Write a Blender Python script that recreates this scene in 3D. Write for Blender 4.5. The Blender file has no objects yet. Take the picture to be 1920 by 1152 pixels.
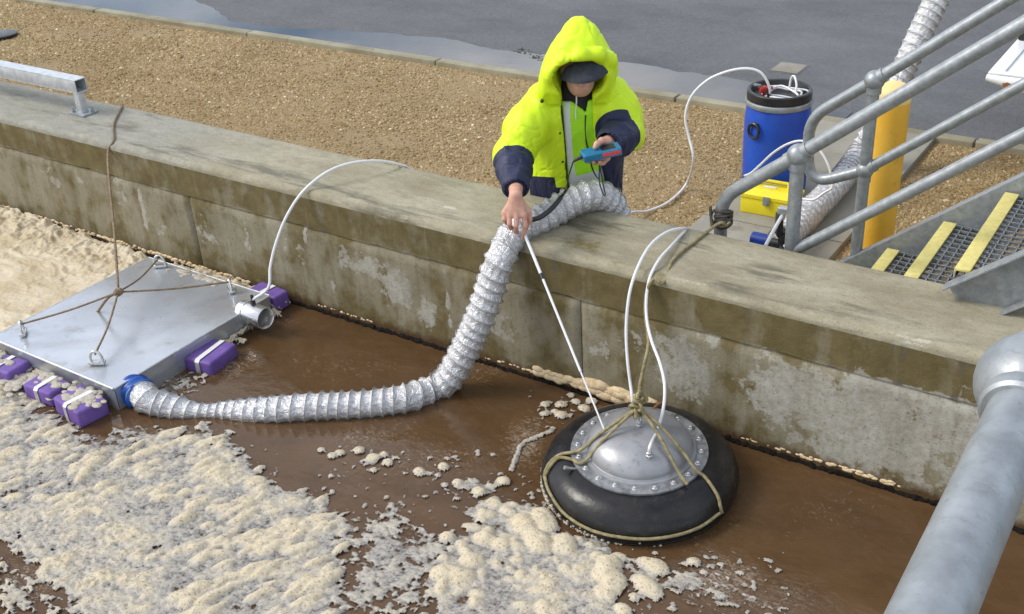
import bpy, bmesh, math, random
import numpy as np
from mathutils import Vector, Matrix
random.seed(4); RNG = np.random.default_rng(4)
S = bpy.context.scene
COL = S.collection

# ------------------------------------------------------------------ camera, sky, sun, exposure
F_PX = 2083.0
def _dir(v, s):
    a = np.array([v[0]-960, v[1]-576, F_PX]); return s*a/np.linalg.norm(a)
_dD = _dir((1191, 4300), 1); _dX = _dir((-2450, -378), -1)
_dX = _dX - _dD*(_dX@_dD); _dX /= np.linalg.norm(_dX)
_dY = np.cross(_dX, _dD)
RC = np.array([_dX, _dY, -_dD])                 # world <- camera (x right, y down, z forward)
CAM = np.array([0.0, -3.515, 2.55])
cam = bpy.data.cameras.new('camera'); camo = bpy.data.objects.new('camera', cam); COL.objects.link(camo)
cam.sensor_width = 36; cam.lens = F_PX/1920*36; cam.clip_start = .05; cam.clip_end = 500
M = Matrix.Identity(4)
for i in range(3):
    M[i][0] = RC[i, 0]; M[i][1] = -RC[i, 1]; M[i][2] = -RC[i, 2]; M[i][3] = CAM[i]
camo.matrix_world = M
S.camera = camo

SUN_DIR = np.array([-.62, -.34, .70]); SUN_DIR /= np.linalg.norm(SUN_DIR)
W = bpy.data.worlds.new('World'); S.world = W; W.use_nodes = True
nt = W.node_tree; bg = nt.nodes['Background']
sky = nt.nodes.new('ShaderNodeTexSky'); sky.sky_type = 'NISHITA'; sky.sun_disc = False
sky.sun_elevation = math.asin(SUN_DIR[2]); sky.sun_rotation = math.atan2(SUN_DIR[0], SUN_DIR[1])
sky.air_density = 1.0; sky.dust_density = 2.0; sky.ozone_density = 1.0
# broken cloud over the whole sky
tc = nt.nodes.new('ShaderNodeTexCoord'); mp = nt.nodes.new('ShaderNodeMapping'); mp.inputs['Scale'].default_value = (1.2, 1.2, 3.2)
nz = nt.nodes.new('ShaderNodeTexNoise'); nz.inputs['Scale'].default_value = 2.3; nz.inputs['Detail'].default_value = 7; nz.inputs['Roughness'].default_value = .55
cr = nt.nodes.new('ShaderNodeValToRGB'); cr.color_ramp.elements[0].position = .40; cr.color_ramp.elements[1].position = .66
mx = nt.nodes.new('ShaderNodeMix'); mx.data_type = 'RGBA'; mx.inputs['B'].default_value = (9.4, 9.6, 10.0, 1)
nt.links.new(tc.outputs['Generated'], mp.inputs['Vector']); nt.links.new(mp.outputs['Vector'], nz.inputs['Vector'])
nt.links.new(nz.outputs['Fac'], cr.inputs['Fac']); nt.links.new(cr.outputs['Color'], mx.inputs['Factor'])
nt.links.new(sky.outputs['Color'], mx.inputs['A']); nt.links.new(mx.outputs['Result'], bg.inputs['Color'])
bg.inputs['Strength'].default_value = .145
sl = bpy.data.lights.new('sun', 'SUN'); sl.energy = 1.7; sl.angle = math.radians(20); sl.color = (1, .955, .88)
so = bpy.data.objects.new('sun', sl); COL.objects.link(so)
so.rotation_euler = Vector(SUN_DIR).to_track_quat('Z', 'Y').to_euler()
S.view_settings.view_transform = 'Standard'; S.view_settings.look = 'None'; S.view_settings.gamma = 1
S.view_settings.use_curve_mapping = False
S.view_settings.exposure = .35

# ------------------------------------------------------------------ layout helpers
def ray(x, y): return RC@np.array([x-960, y-576, F_PX])
def PZ(x, y, z): r = ray(x, y); return CAM+r*((z-CAM[2])/r[2])      # picture point on a level plane
def PY(x, y, Y): r = ray(x, y); return CAM+r*((Y-CAM[1])/r[1])      # picture point on an upright plane along the wall
def PX(x, y, X): r = ray(x, y); return CAM+r*((X-CAM[0])/r[0])
def proj(p):
    v = (np.asarray(p)-CAM)@RC
    return 960+F_PX*v[..., 0]/v[..., 2], 576+F_PX*v[..., 1]/v[..., 2]
WATER = -.203; WT = .47; WY0, WY1 = .025, .465; GRAV = -.03

# ------------------------------------------------------------------ noise
def _hash(ix, iy, iz, seed):
    n = (ix*374761393+iy*668265263+iz*2147483647+seed*1274126177) & 0xffffffff
    n = ((n ^ (n >> 13))*1274126177) & 0xffffffff
    return ((n ^ (n >> 16)) & 0xffff)/65535.0
def noise(p, sc, seed=0, oct=1, rough=.5):
    p = np.asarray(p, dtype=np.float64)
    if p.shape[-1] == 2: p = np.concatenate([p, np.zeros(p.shape[:-1]+(1,))], -1)
    out = 0; amp = 1; tot = 0
    for o in range(oct):
        q = p*sc*(2**o)+seed*17.13+o*5.7; i = np.floor(q).astype(np.int64); t = q-i; t = t*t*(3-2*t)
        v = 0
        for dx in (0, 1):
            for dy in (0, 1):
                for dz in (0, 1):
                    w = (t[..., 0] if dx else 1-t[..., 0])*(t[..., 1] if dy else 1-t[..., 1])*(t[..., 2] if dz else 1-t[..., 2])
                    v = v+w*_hash(i[..., 0]+dx, i[..., 1]+dy, i[..., 2]+dz, seed+o*31)
        out = out+amp*v; tot += amp; amp *= rough
    return out/tot

# ------------------------------------------------------------------ materials
MATS = {}
class NB:
    def __init__(s, name):
        s.m = bpy.data.materials.new(name); s.m.use_nodes = True; s.t = s.m.node_tree; s.b = s.t.nodes['Principled BSDF']
        s.out = s.t.nodes['Material Output']; s.tc = s.n('TexCoord'); MATS[name] = s.m
    def n(s, k, **kw):
        x = s.t.nodes.new('ShaderNode'+k)
        for a, v in kw.items(): setattr(x, a, v)
        return x
    def l(s, a, b): s.t.links.new(a, b)
    def setv(s, sock, v):
        if isinstance(v, bpy.types.NodeSocket): s.l(v, sock)
        else: sock.default_value = v
    def noise(s, scale, detail=4, rough=.55, stretch=(1, 1, 1), vec=None, dist=0):
        mp = s.n('Mapping'); mp.inputs['Scale'].default_value = stretch; s.l(vec or s.tc.outputs['Object'], mp.inputs['Vector'])
        x = s.n('TexNoise'); x.inputs['Scale'].default_value = scale; x.inputs['Detail'].default_value = detail
        x.inputs['Roughness'].default_value = rough; x.inputs['Distortion'].default_value = dist
        s.l(mp.outputs['Vector'], x.inputs['Vector']); return x.outputs['Fac']
    def vor(s, scale, feat='F1', stretch=(1, 1, 1), out='Distance'):
        mp = s.n('Mapping'); mp.inputs['Scale'].default_value = stretch; s.l(s.tc.outputs['Object'], mp.inputs['Vector'])
        x = s.n('TexVoronoi', feature=feat); x.inputs['Scale'].default_value = scale; s.l(mp.outputs['Vector'], x.inputs['Vector'])
        return x.outputs[out]
    def ramp(s, fac, stops):
        x = s.n('ValToRGB'); e = x.color_ramp.elements
        while len(e) < len(stops): e.new(.5)
        for i, (p, c) in enumerate(stops):
            e[i].position = p; e[i].color = (c, c, c, 1) if not hasattr(c, '__len__') else (*c[:3], 1)
        s.l(fac, x.inputs['Fac']); return x.outputs['Color']
    def mix(s, f, a, b, mode='MIX'):
        x = s.n('Mix', data_type='RGBA', blend_type=mode)
        s.setv(x.inputs['Factor'], f)
        for k, v in (('A', a), ('B', b)):
            if not isinstance(v, bpy.types.NodeSocket): v = (*v[:3], 1)
            s.setv(x.inputs[k], v)
        return x.outputs['Result']
    def math(s, op, a, b=0, c=0, clamp=False):
        x = s.n('Math', operation=op, use_clamp=clamp)
        for i, v in enumerate((a, b, c)): s.setv(x.inputs[i], v)
        return x.outputs[0]
    def attr(s, name, out='Fac'):
        x = s.n('Attribute', attribute_name=name); return x.outputs[out]
    def bump(s, h, strength=.3, dist=.01, normal=None):
        x = s.n('Bump'); x.inputs['Strength'].default_value = strength; x.inputs['Distance'].default_value = dist
        s.l(h, x.inputs['Height'])
        if normal is not None: s.l(normal, x.inputs['Normal'])
        s.l(x.outputs['Normal'], s.b.inputs['Normal']); return x.outputs['Normal']
    def set(s, **kw):
        names = dict(col='Base Color', rough='Roughness', metal='Metallic', spec='Specular IOR Level', alpha='Alpha', trans='Transmission Weight', coat='Coat Weight', coatr='Coat Roughness', sss='Subsurface Weight', ior='IOR', sheen='Sheen Weight')
        for k, v in kw.items():
            if k == 'col' and not isinstance(v, bpy.types.NodeSocket): v = (*v[:3], 1)
            s.setv(s.b.inputs[names[k]], v)
        return s
def pm(name, c1, c2, scale=8, rough=(.4, .6), metal=0, bump=.15, bscale=60, bdist=.003, stretch=(1, 1, 1), dirt=None, detail=5, lo=.35, hi=.65, **kw):
    n = NB(name)
    f = n.noise(scale, detail, stretch=stretch)
    c = n.mix(n.ramp(f, [(lo, 0.), (hi, 1.)]), c1, c2)
    if dirt:
        g = n.noise(scale*2.7, 6, .7); c = n.mix(n.ramp(g, [(.55, 0.), (.72, 1.)]), c, dirt)
    n.set(col=c, metal=metal, rough=n.ramp(n.noise(scale*1.7, 4), [(.3, rough[0]), (.7, rough[1])]), **kw)
    if bump: n.bump(n.noise(bscale, 3), bump, bdist)
    return n.m

pm('galv', (.235, .255, .265), (.36, .385, .40), 34, (.36, .55), .45, .25, 190, .001, dirt=(.22, .235, .24), lo=.3, hi=.7)
pm('galv_bright', (.50, .53, .55), (.66, .69, .71), 25, (.28, .45), .6, .15, 160, .001)
pm('sheet', (.47, .50, .54), (.57, .60, .64), 2.2, (.20, .34), .65, .22, 7, .006, dirt=(.37, .36, .33))
pm('stainless', (.58, .58, .57), (.68, .68, .67), 12, (.2, .32), .9, .05, 90, .001)
pm('dome_metal', (.25, .255, .265), (.33, .335, .345), 9, (.30, .44), .35, .2, 55, .0015, dirt=(.20, .20, .20))
pm('flange_metal', (.16, .165, .17), (.32, .325, .33), 30, (.3, .5), .4, .3, 120, .002, dirt=(.08, .08, .075))
pm('rubber', (.007, .007, .008), (.016, .015, .015), 9, (.20, .38), 0, .30, 50, .003, dirt=(.035, .029, .023), spec=.38)
pm('black_plastic', (.012, .012, .013), (.025, .025, .026), 20, (.3, .5), 0, .1, 80, .001)
pm('blue_plastic', (.010, .060, .40), (.014, .085, .50), 6, (.32, .5), 0, .12, 40, .002, dirt=(.035, .075, .30))
pm('blue_tape', (.004, .05, .27), (.008, .09, .38), 25, (.25, .45), 0, .5, 40, .004)
pm('blue_dark', (.004, .025, .20), (.006, .04, .26), 15, (.25, .4), 0, .1, 60, .001)
pm('yellow_paint', (.78, .42, .035), (.84, .49, .06), 5, (.38, .55), 0, .15, 70, .001, dirt=(.66, .36, .05))
pm('yellow_cap', (.80, .58, .20), (.83, .64, .28), 8, (.45, .6), 0, .1, 60, .001)
pm('yellow_box', (.80, .66, .012), (.84, .71, .03), 7, (.35, .5), 0, .15, 60, .001, dirt=(.62, .52, .03))
pm('nosing', (.60, .52, .16), (.70, .62, .23), 60, (.75, .9), 0, .8, 320, .002)
pm('white_paint', (.74, .75, .74), (.82, .82, .81), 7, (.3, .45), 0, .1, 60, .001, dirt=(.60, .60, .57))
pm('rope_brown', (.15, .105, .06), (.27, .20, .125), 60, (.85, .95), 0, .5, 300, .002)
pm('rope_olive', (.17, .145, .065), (.33, .28, .15), 45, (.85, .95), 0, .5, 300, .002, dirt=(.24, .15, .06))
pm('rope_wet', (.045, .035, .024), (.10, .08, .05), 60, (.6, .8), 0, .5, 300, .002)
pm('purple_foam', (.120, .062, .26), (.165, .092, .34), 14, (.55, .75), 0, .35, 130, .002)
pm('strap_white', (.62, .62, .58), (.75, .74, .70), 40, (.5, .7), 0, .4, 200, .001)
pm('weed', (.03, .05, .012), (.06, .07, .02), 40, (.7, .9))
pm('rust', (.22, .085, .03), (.30, .13, .05), 40, (.8, .9), 0, .4, 120, .002)
pm('red_plastic', (.42, .03, .03), (.50, .05, .04), 20, (.35, .5))
pm('red_print', (.60, .055, .06), (.66, .08, .09), 120, (.4, .5), 0, 0)
pm('teal_plastic', (.012, .135, .25), (.016, .165, .29), 20, (.32, .48), 0, .1, 90, .001)
pm('skin', (.50, .27, .19), (.60, .34, .25), 45, (.45, .6), 0, .25, 160, .001, sss=.08)
pm('cap_cloth', (.020, .024, .034), (.034, .038, .05), 50, (.75, .9), 0, .3, 500, .001)
pm('shirt_cloth', (.012, .010, .014), (.022, .02, .024), 50, (.8, .95), 0, .3, 400, .001)
pm('trouser_cloth', (.014, .018, .035), (.02, .025, .045), 30, (.8, .95), 0, .3, 400, .001)
pm('reflective', (.62, .64, .64), (.74, .75, .74), 40, (.3, .45), .4, .3, 220, .001)
n = NB('tubing'); n.set(col=(.78, .78, .79), rough=.22, spec=.5, trans=.12, sss=.12); n.b.inputs['Subsurface Radius'].default_value = (.01, .01, .01)

# hi-vis jacket: yellow with navy where the cloth panels change (attribute = distance past the seam)
n = NB('jacket_cloth')
c = n.mix(n.ramp(n.noise(9, 4), [(.3, 0.), (.7, 1.)]), (.55, .76, .010), (.63, .84, .016))
nv = n.mix(n.ramp(n.noise(14, 4), [(.3, 0.), (.7, 1.)]), (.010, .014, .045), (.018, .023, .065))
k = n.math('GREATER_THAN', n.attr('navy'), 0.0)
n.set(col=n.mix(k, c, nv), rough=.55, spec=.4); n.bump(n.noise(16, 5, .55, dist=.8), .30, .012)
n = NB('vest_cloth')
c = n.mix(n.ramp(n.noise(12, 4), [(.3, 0.), (.7, 1.)]), (.34, .74, .012), (.42, .82, .02))
n.set(col=n.mix(n.math('GREATER_THAN', n.attr('strip'), 0.0), c, (.60, .64, .62)), rough=.6); n.bump(n.noise(24, 5, .6), .4, .01)

# silver foil duct
n = NB('foil')
f = n.noise(55, 5, .65); v = n.vor(38, 'DISTANCE_TO_EDGE')
c = n.mix(n.ramp(f, [(.35, 0.), (.65, 1.)]), (.52, .52, .525), (.74, .74, .745))
c = n.mix(n.attr('wet'), c, (.42, .39, .36))
n.set(col=c, metal=.45, rough=n.ramp(n.noise(20, 3), [(.3, .28), (.7, .45)]))
h = n.math('ADD', n.math('MULTIPLY', n.noise(48, 4, .7, dist=1.5), 1.0), n.math('MULTIPLY', n.ramp(v, [(0., 0.), (.12, 1.)]), .35))
n.bump(h, .62, .012)
pm('duct_wire', (.33, .33, .34), (.50, .50, .51), 40, (.3, .45), .6, 0)

# concrete wall: stains carried as attributes with their own outlines
def concrete(name):
    n = NB(name)
    z = n.n('SeparateXYZ'); n.l(n.tc.outputs['Object'], z.inputs[0]); Z = z.outputs['Z']
    fine = n.noise(70, 6, .7); mid = n.noise(7, 6, .6); streak = n.noise(5, 5, .6, (1, 1, .22))
    base = n.mix(n.ramp(mid, [(.3, 0.), (.7, 1.)]), (.215, .190, .125), (.315, .290, .215))
    olive = n.mix(n.ramp(n.noise(12, 5, .6), [(.3, 0.), (.7, 1.)]), (.100, .076, .027), (.165, .130, .058))
    k = n.math('ADD', n.attr('algae'), n.math('MULTIPLY', n.math('SUBTRACT', n.math('ADD', mid, streak), 1.0), 2.2))
    c = n.mix(n.ramp(k, [(.22, 0.), (.78, 1.)]), base, olive)
    # pale scaled patches
    pk = n.math('ADD', n.attr('pale'), n.math('MULTIPLY', n.math('SUBTRACT', n.noise(13, 7, .72), .5), 2.6))
    c = n.mix(n.ramp(pk, [(.50, 0.), (.60, .70), (1.0, .95)]), c, n.mix(n.ramp(n.noise(30, 6, .7), [(.3, 0.), (.7, 1.)]), (.29, .275, .225), (.44, .425, .37)))
    # damp grey
    dk = n.math('ADD', n.attr('damp'), n.math('MULTIPLY', n.math('SUBTRACT', n.noise(9, 6, .65, (.55, 1, 1)), .5), 1.5))
    c = n.mix(n.ramp(dk, [(.42, 0.), (.72, .9)]), c, n.mix(mid, (.085, .075, .055), (.135, .120, .090)))
    # brown tide mark
    bk = n.math('ADD', n.attr('tide'), n.math('MULTIPLY', n.math('SUBTRACT', n.noise(20, 5, .6, (1, 1, .5)), .5), .9))
    c = n.mix(n.ramp(bk, [(.35, 0.), (.75, 1.)]), c, (.075, .040, .014))
    c = n.mix(n.ramp(n.noise(95, 3, .6), [(.60, 0.), (.70, .6)]), c, (.075, .06, .035))
    c = n.mix(n.ramp(n.noise(3.1, 5, .6, (1, 1, .5)), [(.5, 0.), (.75, .4)]), c, (.09, .072, .032))
    c = n.mix(n.ramp(n.noise(34, 4, .6, (1, 1, .05)), [(.52, 0.), (.75, .26)]), c, (.085, .068, .030))
    c = n.mix(n.ramp(n.noise(27, 4, .6, (1, 1, .07)), [(.60, 0.), (.78, .22)]), c, (.40, .38, .31))
    n.set(col=c, rough=n.ramp(dk, [(.4, .88), (.8, .5)]), spec=.3)
    n.bump(n.math('ADD', n.math('MULTIPLY', mid, 1.2), fine), .5, .006)
    return n.m
concrete('wall_concrete')
n = NB('top_concrete')
mid = n.noise(4, 6, .62, (.45, 1, 1)); fine = n.noise(70, 6, .7); long = n.noise(9, 6, .65, (.22, 1.3, 1), dist=.6)
c = n.mix(n.ramp(mid, [(.32, 0.), (.68, 1.)]), (.25, .222, .145), (.40, .37, .272))
c = n.mix(n.ramp(n.math('ADD', n.attr('grey'), n.math('MULTIPLY', n.math('SUBTRACT', mid, .5), .5)), [(.3, 0.), (.7, 1.)]), c, n.mix(fine, (.245, .238, .195), (.35, .345, .295)))
dk = n.math('ADD', n.math('MULTIPLY', n.attr('damp'), 1.15), n.math('MULTIPLY', n.math('SUBTRACT', long, .46), 2.0))
c = n.mix(n.ramp(dk, [(.38, 0.), (.66, .85)]), c, n.mix(mid, (.085, .078, .055), (.15, .135, .085)))
gk = n.math('ADD', n.attr('moss'), n.math('MULTIPLY', n.math('SUBTRACT', n.noise(11, 6, .65), .5), 1.5))
c = n.mix(n.ramp(gk, [(.45, 0.), (.72, .85)]), c, (.15, .115, .032))
c = n.mix(n.ramp(n.math('ADD', n.attr('pale'), n.math('MULTIPLY', n.math('SUBTRACT', n.noise(30, 6, .7, (.3, 1, 1)), .5), 2.0)), [(.6, 0.), (.7, .8)]), c, (.52, .50, .43))
c = n.mix(n.ramp(n.noise(24, 7, .75, (.5, 1, 1)), [(.45, 0.), (.70, .42)]), c, (.13, .115, .075))
c = n.mix(n.ramp(n.noise(17, 7, .75, (.35, 1, 1)), [(.52, 0.), (.72, .5)]), c, (.44, .415, .33))
c = n.mix(n.ramp(n.noise(110, 3, .6), [(.58, 0.), (.68, .45)]), c, (.11, .09, .06))
n.set(col=c, rough=n.ramp(dk, [(.35, .88), (.75, .55)]), spec=.3); n.bump(n.math('ADD', n.math('MULTIPLY', mid, 1.5), fine), .55, .006)

pm('path_concrete', (.21, .195, .15), (.32, .30, .245), 2.6, (.5, .85), 0, .35, 75, .003, dirt=(.17, .15, .105), stretch=(1, .5, 1))
pm('kerb_concrete', (.21, .185, .115), (.31, .285, .195), 3.5, (.6, .85), 0, .35, 60, .004, dirt=(.17, .15, .08))
# gravel
n = NB('gravel_bed')
f = n.noise(1.3, 5, .6); v = n.vor(130, out='Color')
sep = n.n('SeparateColor'); n.l(v, sep.inputs[0])
c = n.mix(n.ramp(f, [(.3, 0.), (.7, 1.)]), (.25, .165, .066), (.34, .24, .11))
c = n.mix(n.ramp(sep.outputs[0], [(0., 0.), (1., 1.)]), n.mix(.45, c, (.12, .08, .035)), n.mix(.3, c, (.55, .45, .30)))
n.set(col=c, rough=.9); n.bump(n.math('SUBTRACT', 1.0, n.vor(130)), .7, .008)
n = NB('gravel_stone')
oi = n.attr('tone')
c = n.ramp(oi, [(0., (.13, .08, .027)), (.3, (.265, .185, .082)), (.62, (.385, .285, .145)), (.9, (.54, .42, .24)), (1., (.70, .62, .46))])
c = n.mix(n.ramp(n.noise(1.1, 6, .62), [(.45, 0.), (.72, .55)]), c, (.20, .125, .045))
n.set(col=c, rough=.85, spec=.3)
# wet asphalt
n = NB('asphalt')
big = n.noise(.42, 6, .6, (.40, 1.0, 1), dist=.6); fine = n.noise(160, 3, .6); v = n.vor(190)
c = n.mix(n.ramp(fine, [(.3, 0.), (.7, 1.)]), (.052, .053, .056), (.105, .106, .110))
c = n.mix(n.ramp(n.vor(150, out='Color'), [(.80, 0.), (.92, .7)]), c, (.15, .145, .14))
c = n.mix(n.ramp(n.noise(42, 5, .75), [(.40, 0.), (.64, .75)]), c, (.155, .155, .155))
c = n.mix(n.ramp(n.noise(2.2, 6, .65, (.5, 1, 1)), [(.45, 0.), (.70, .5)]), c, (.030, .030, .032))
wet = n.ramp(big, [(.40, 0.), (.66, .7)])
n.set(col=n.mix(wet, c, n.mix(.4, c, (.02, .02, .022))), rough=n.ramp(n.math('ADD', big, n.math('MULTIPLY', fine, .12)), [(.40, .68), (.68, .34)]), spec=.42)
n.bump(n.math('ADD', n.math('MULTIPLY', n.noise(42, 5, .75), 2.0), n.math('ADD', v, fine)), .5, .006)
n = NB('puddle_water')
n.set(col=(.018, .018, .020), rough=.02, spec=.55); n.bump(n.noise(4, 3), .02, .02)
# tank water
n = NB('tank_water')
sw = n.noise(1.6, 6, .6, (1, 1.5, 1), dist=1.2); sw2 = n.noise(7, 6, .65, (1, 1.8, 1), dist=1.5)
c = n.mix(n.ramp(sw, [(.3, 0.), (.7, 1.)]), (.066, .036, .015), (.108, .061, .028))
c = n.mix(n.ramp(sw2, [(.45, 0.), (.80, .40)]), c, (.125, .076, .042))
fr = n.math('ADD', n.math('MULTIPLY', n.attr('froth'), 1.25), n.math('MULTIPLY', n.math('SUBTRACT', n.noise(20, 8, .75, (1, 1.5, 1), dist=2.6), .5), 2.4))
c = n.mix(n.ramp(fr, [(.55, 0.), (.95, .75)]), c, (.36, .30, .23))
n.set(col=c, rough=n.ramp(sw2, [(.3, .03), (.7, .09)]), spec=.5, ior=1.33)
h = n.math('ADD', n.noise(3.2, 3, .5, (1, 1.5, 1), dist=.5), n.math('MULTIPLY', n.noise(22, 4, .55, (1, 1.3, 1), dist=1.0), n.math('ADD', .10, n.math('MULTIPLY', n.attr('chop'), .35))))
n.bump(h, .13, .05)
# foam
n = NB('foam')
th = n.attr('thick')
nn = n.noise(130, 4, .7); n2 = n.noise(22, 5, .6)
tan = n.attr('tan')
c = n.mix(n.ramp(th, [(.11, 0.), (.42, 1.)]), (.345, .335, .315), (.57, .50, .365))
c = n.mix(n.ramp(n2, [(.42, 0.), (.75, .55)]), c, n.mix(n.ramp(th, [(.14, 0.), (.46, 1.)]), (.30, .275, .23), (.50, .40, .245)))
sw_ = n.noise(3.2, 6, .6, (.7, 1.7, 1), dist=1.6)
c = n.mix(tan, c, n.mix(n.ramp(sw_, [(.36, 0.), (.62, 1.)]), (.45, .36, .22), (.60, .52, .38)))
c = n.mix(n.math('MULTIPLY', n.ramp(n.noise(120, 3, .6), [(.54, 0.), (.66, .75)]), n.math('SUBTRACT', 1.0, tan)), c, (.20, .155, .095))
a = n.math('ADD', n.math('MULTIPLY', th, 5.5), n.math('MULTIPLY', n.math('SUBTRACT', n.noise(75, 4, .7), .50), 3.2))
n.set(col=c, rough=n.ramp(th, [(.1, .28), (.45, .8)]), spec=.4, alpha=n.ramp(a, [(-.15, 0.), (.25, .45), (1.6, 1.)]))
n.bump(n.math('ADD', n.math('MULTIPLY', nn, .6), n.noise(45, 4, .65)), .7, .006)
n = NB('foam_scum')
n.set(col=n.mix(n.ramp(n.noise(40, 5), [(.3, 0.), (.7, 1.)]), (.52, .38, .20), (.72, .58, .38)), rough=.85); n.bump(n.noise(120, 4), .7, .005)
n = NB('algae')
n.set(col=n.mix(n.ramp(n.noise(60, 4), [(.4, 0.), (.7, 1.)]), (.004, .0035, .0025), (.014, .010, .006)), rough=.8, spec=.15); n.bump(n.noise(150, 4), .8, .006)

# ------------------------------------------------------------------ mesh building
class MB:
    def __init__(s): s.v = []; s.f = []; s.n = 0; s.attrs = {}
    def add(s, v, f):
        v = np.asarray(v, dtype=float); s.v.append(v)
        s.f.extend([tuple(int(i)+s.n for i in q) for q in f]); s.n += len(v); return s
    def box(s, c, size, rot=None, bev=0, seg=2):
        bm = bmesh.new(); bmesh.ops.create_cube(bm, size=1)
        for v in bm.verts: v.co = Vector((v.co.x*size[0], v.co.y*size[1], v.co.z*size[2]))
        if bev: bmesh.ops.bevel(bm, geom=list(bm.edges), offset=bev, segments=seg, affect='EDGES', profile=.6)
        bm.verts.ensure_lookup_table(); bm.verts.index_update()
        v = np.array([w.co[:] for w in bm.verts]); f = [[w.index for w in q.verts] for q in bm.faces]; bm.free()
        if rot is not None: v = v@np.array(rot).T
        return s.add(v+np.array(c), f)
    def lathe(s, prof, c, n=48, axis=(0, 0, 1), close=False):
        R = np.array(Vector((0, 0, 1)).rotation_difference(Vector(axis)).to_matrix())
        a = np.linspace(0, 2*np.pi, n, endpoint=False); v = []
        for r, z in prof: v.append(np.stack([r*np.cos(a), r*np.sin(a), np.full(n, z)], 1))
        v = np.concatenate(v)@R.T+np.array(c); f = []; m = len(prof)
        for i in range(m-1 if not close else m):
            i2 = (i+1) % m
            for j in range(n): j2 = (j+1) % n; f.append((i*n+j, i*n+j2, i2*n+j2, i2*n+j))
        if not close:
            if prof[0][0] > 1e-6: f.append(tuple(range(n-1, -1, -1)))
            if prof[-1][0] > 1e-6: f.append(tuple(range((m-1)*n, m*n)))
        return s.add(v, f)
    def cyl(s, a, b, r, n=20, r2=None, bev=0):
        a = np.array(a, float); b = np.array(b, float); L = np.linalg.norm(b-a); r2 = r if r2 is None else r2
        pr = [(r, 0), (r2, L)] if not bev else [(r-bev, 0), (r, bev), (r2, L-bev), (r2-bev, L)]
        return s.lathe(pr, a, n, (b-a)/L)
    def ball(s, c, r, n=24, sc=(1, 1, 1), rot=None):
        t = np.linspace(0, np.pi, n//2+1); a = np.linspace(0, 2*np.pi, n, endpoint=False)
        v = np.array([[math.sin(x)*math.cos(y), math.sin(x)*math.sin(y), math.cos(x)] for x in t for y in a])*r*np.array(sc)
        if rot is not None: v = v@np.array(rot).T
        f = [(i*n+j, (i+1)*n+j, (i+1)*n+(j+1) % n, i*n+(j+1) % n) for i in range(n//2) for j in range(n)]
        return s.add(v+np.array(c), f)
    def tube(s, pts, r, nt=12, step=None, caps=True, rf=None, spline=True):
        p = curve(pts, step or .02) if spline else np.asarray(pts, float)
        T = np.gradient(p, axis=0); T /= np.linalg.norm(T, axis=1)[:, None]
        N = np.zeros_like(p); u = np.cross(T[0], [0.13, .31, 1]); N[0] = u/np.linalg.norm(u)
        for i in range(1, len(p)):
            u = N[i-1]-T[i]*(N[i-1]@T[i]); N[i] = u/np.linalg.norm(u)
        B = np.cross(T, N); a = np.linspace(0, 2*np.pi, nt, endpoint=False)
        sl = np.concatenate([[0], np.cumsum(np.linalg.norm(np.diff(p, axis=0), axis=1))])
        rr = np.full((len(p), nt), r, float) if rf is None else rf(sl[:, None], a[None, :], p)
        v = p[:, None]+rr[..., None]*(np.cos(a)[None, :, None]*N[:, None]+np.sin(a)[None, :, None]*B[:, None])
        m = len(p); f = [(i*nt+j, i*nt+(j+1) % nt, (i+1)*nt+(j+1) % nt, (i+1)*nt+j) for i in range(m-1) for j in range(nt)]
        if caps: f += [tuple(range(nt-1, -1, -1)), tuple(range((m-1)*nt, m*nt))]
        return s.add(v.reshape(-1, 3), f)
    def strip(s, A, B, th, up=None):
        """ribbon between two rows of points, given thickness th along up"""
        A = np.asarray(A, float); B = np.asarray(B, float); m = len(A)
        up = np.array((0, 0, 1.) if up is None else up)*th
        v = np.concatenate([A, B, A+up, B+up]); f = []
        for i in range(m-1):
            a, b = i, i+1
            f += [(a, b, m+b, m+a), (2*m+a, 3*m+a, 3*m+b, 2*m+b), (a, 2*m+a, 2*m+b, b), (m+a, m+b, 3*m+b, 3*m+a)]
        f += [(0, m, 3*m, 2*m), (m-1, 3*m-1, 4*m-1, 2*m-1)]
        return s.add(v, f)
    def mesh(s, smooth=35, attrs=None):
        me = bpy.data.meshes.new('m'); v = np.concatenate(s.v)
        me.from_pydata(v.tolist(), [], s.f); me.update()
        fin(me, smooth, attrs); return me
def fin(me, smooth=35, attrs=None):
    if smooth:
        me.shade_smooth()
        if smooth < 180: me.set_sharp_from_angle(angle=math.radians(smooth))
    for k, a in (attrs or {}).items():
        at = me.attributes.new(k, 'FLOAT', 'POINT'); at.data.foreach_set('value', np.asarray(a, dtype=np.float32).ravel())
def quads(v, q, smooth=180, attrs=None):
    me = bpy.data.meshes.new('m'); v = np.asarray(v, np.float32); q = np.asarray(q, np.int32); k = q.shape[1]
    me.vertices.add(len(v)); me.vertices.foreach_set('co', v.ravel())
    me.loops.add(q.size); me.loops.foreach_set('vertex_index', q.ravel())
    me.polygons.add(len(q)); me.polygons.foreach_set('loop_start', np.arange(0, q.size, k, dtype=np.int32))
    me.update(calc_edges=True); me.validate(); fin(me, smooth, attrs); return me
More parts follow.
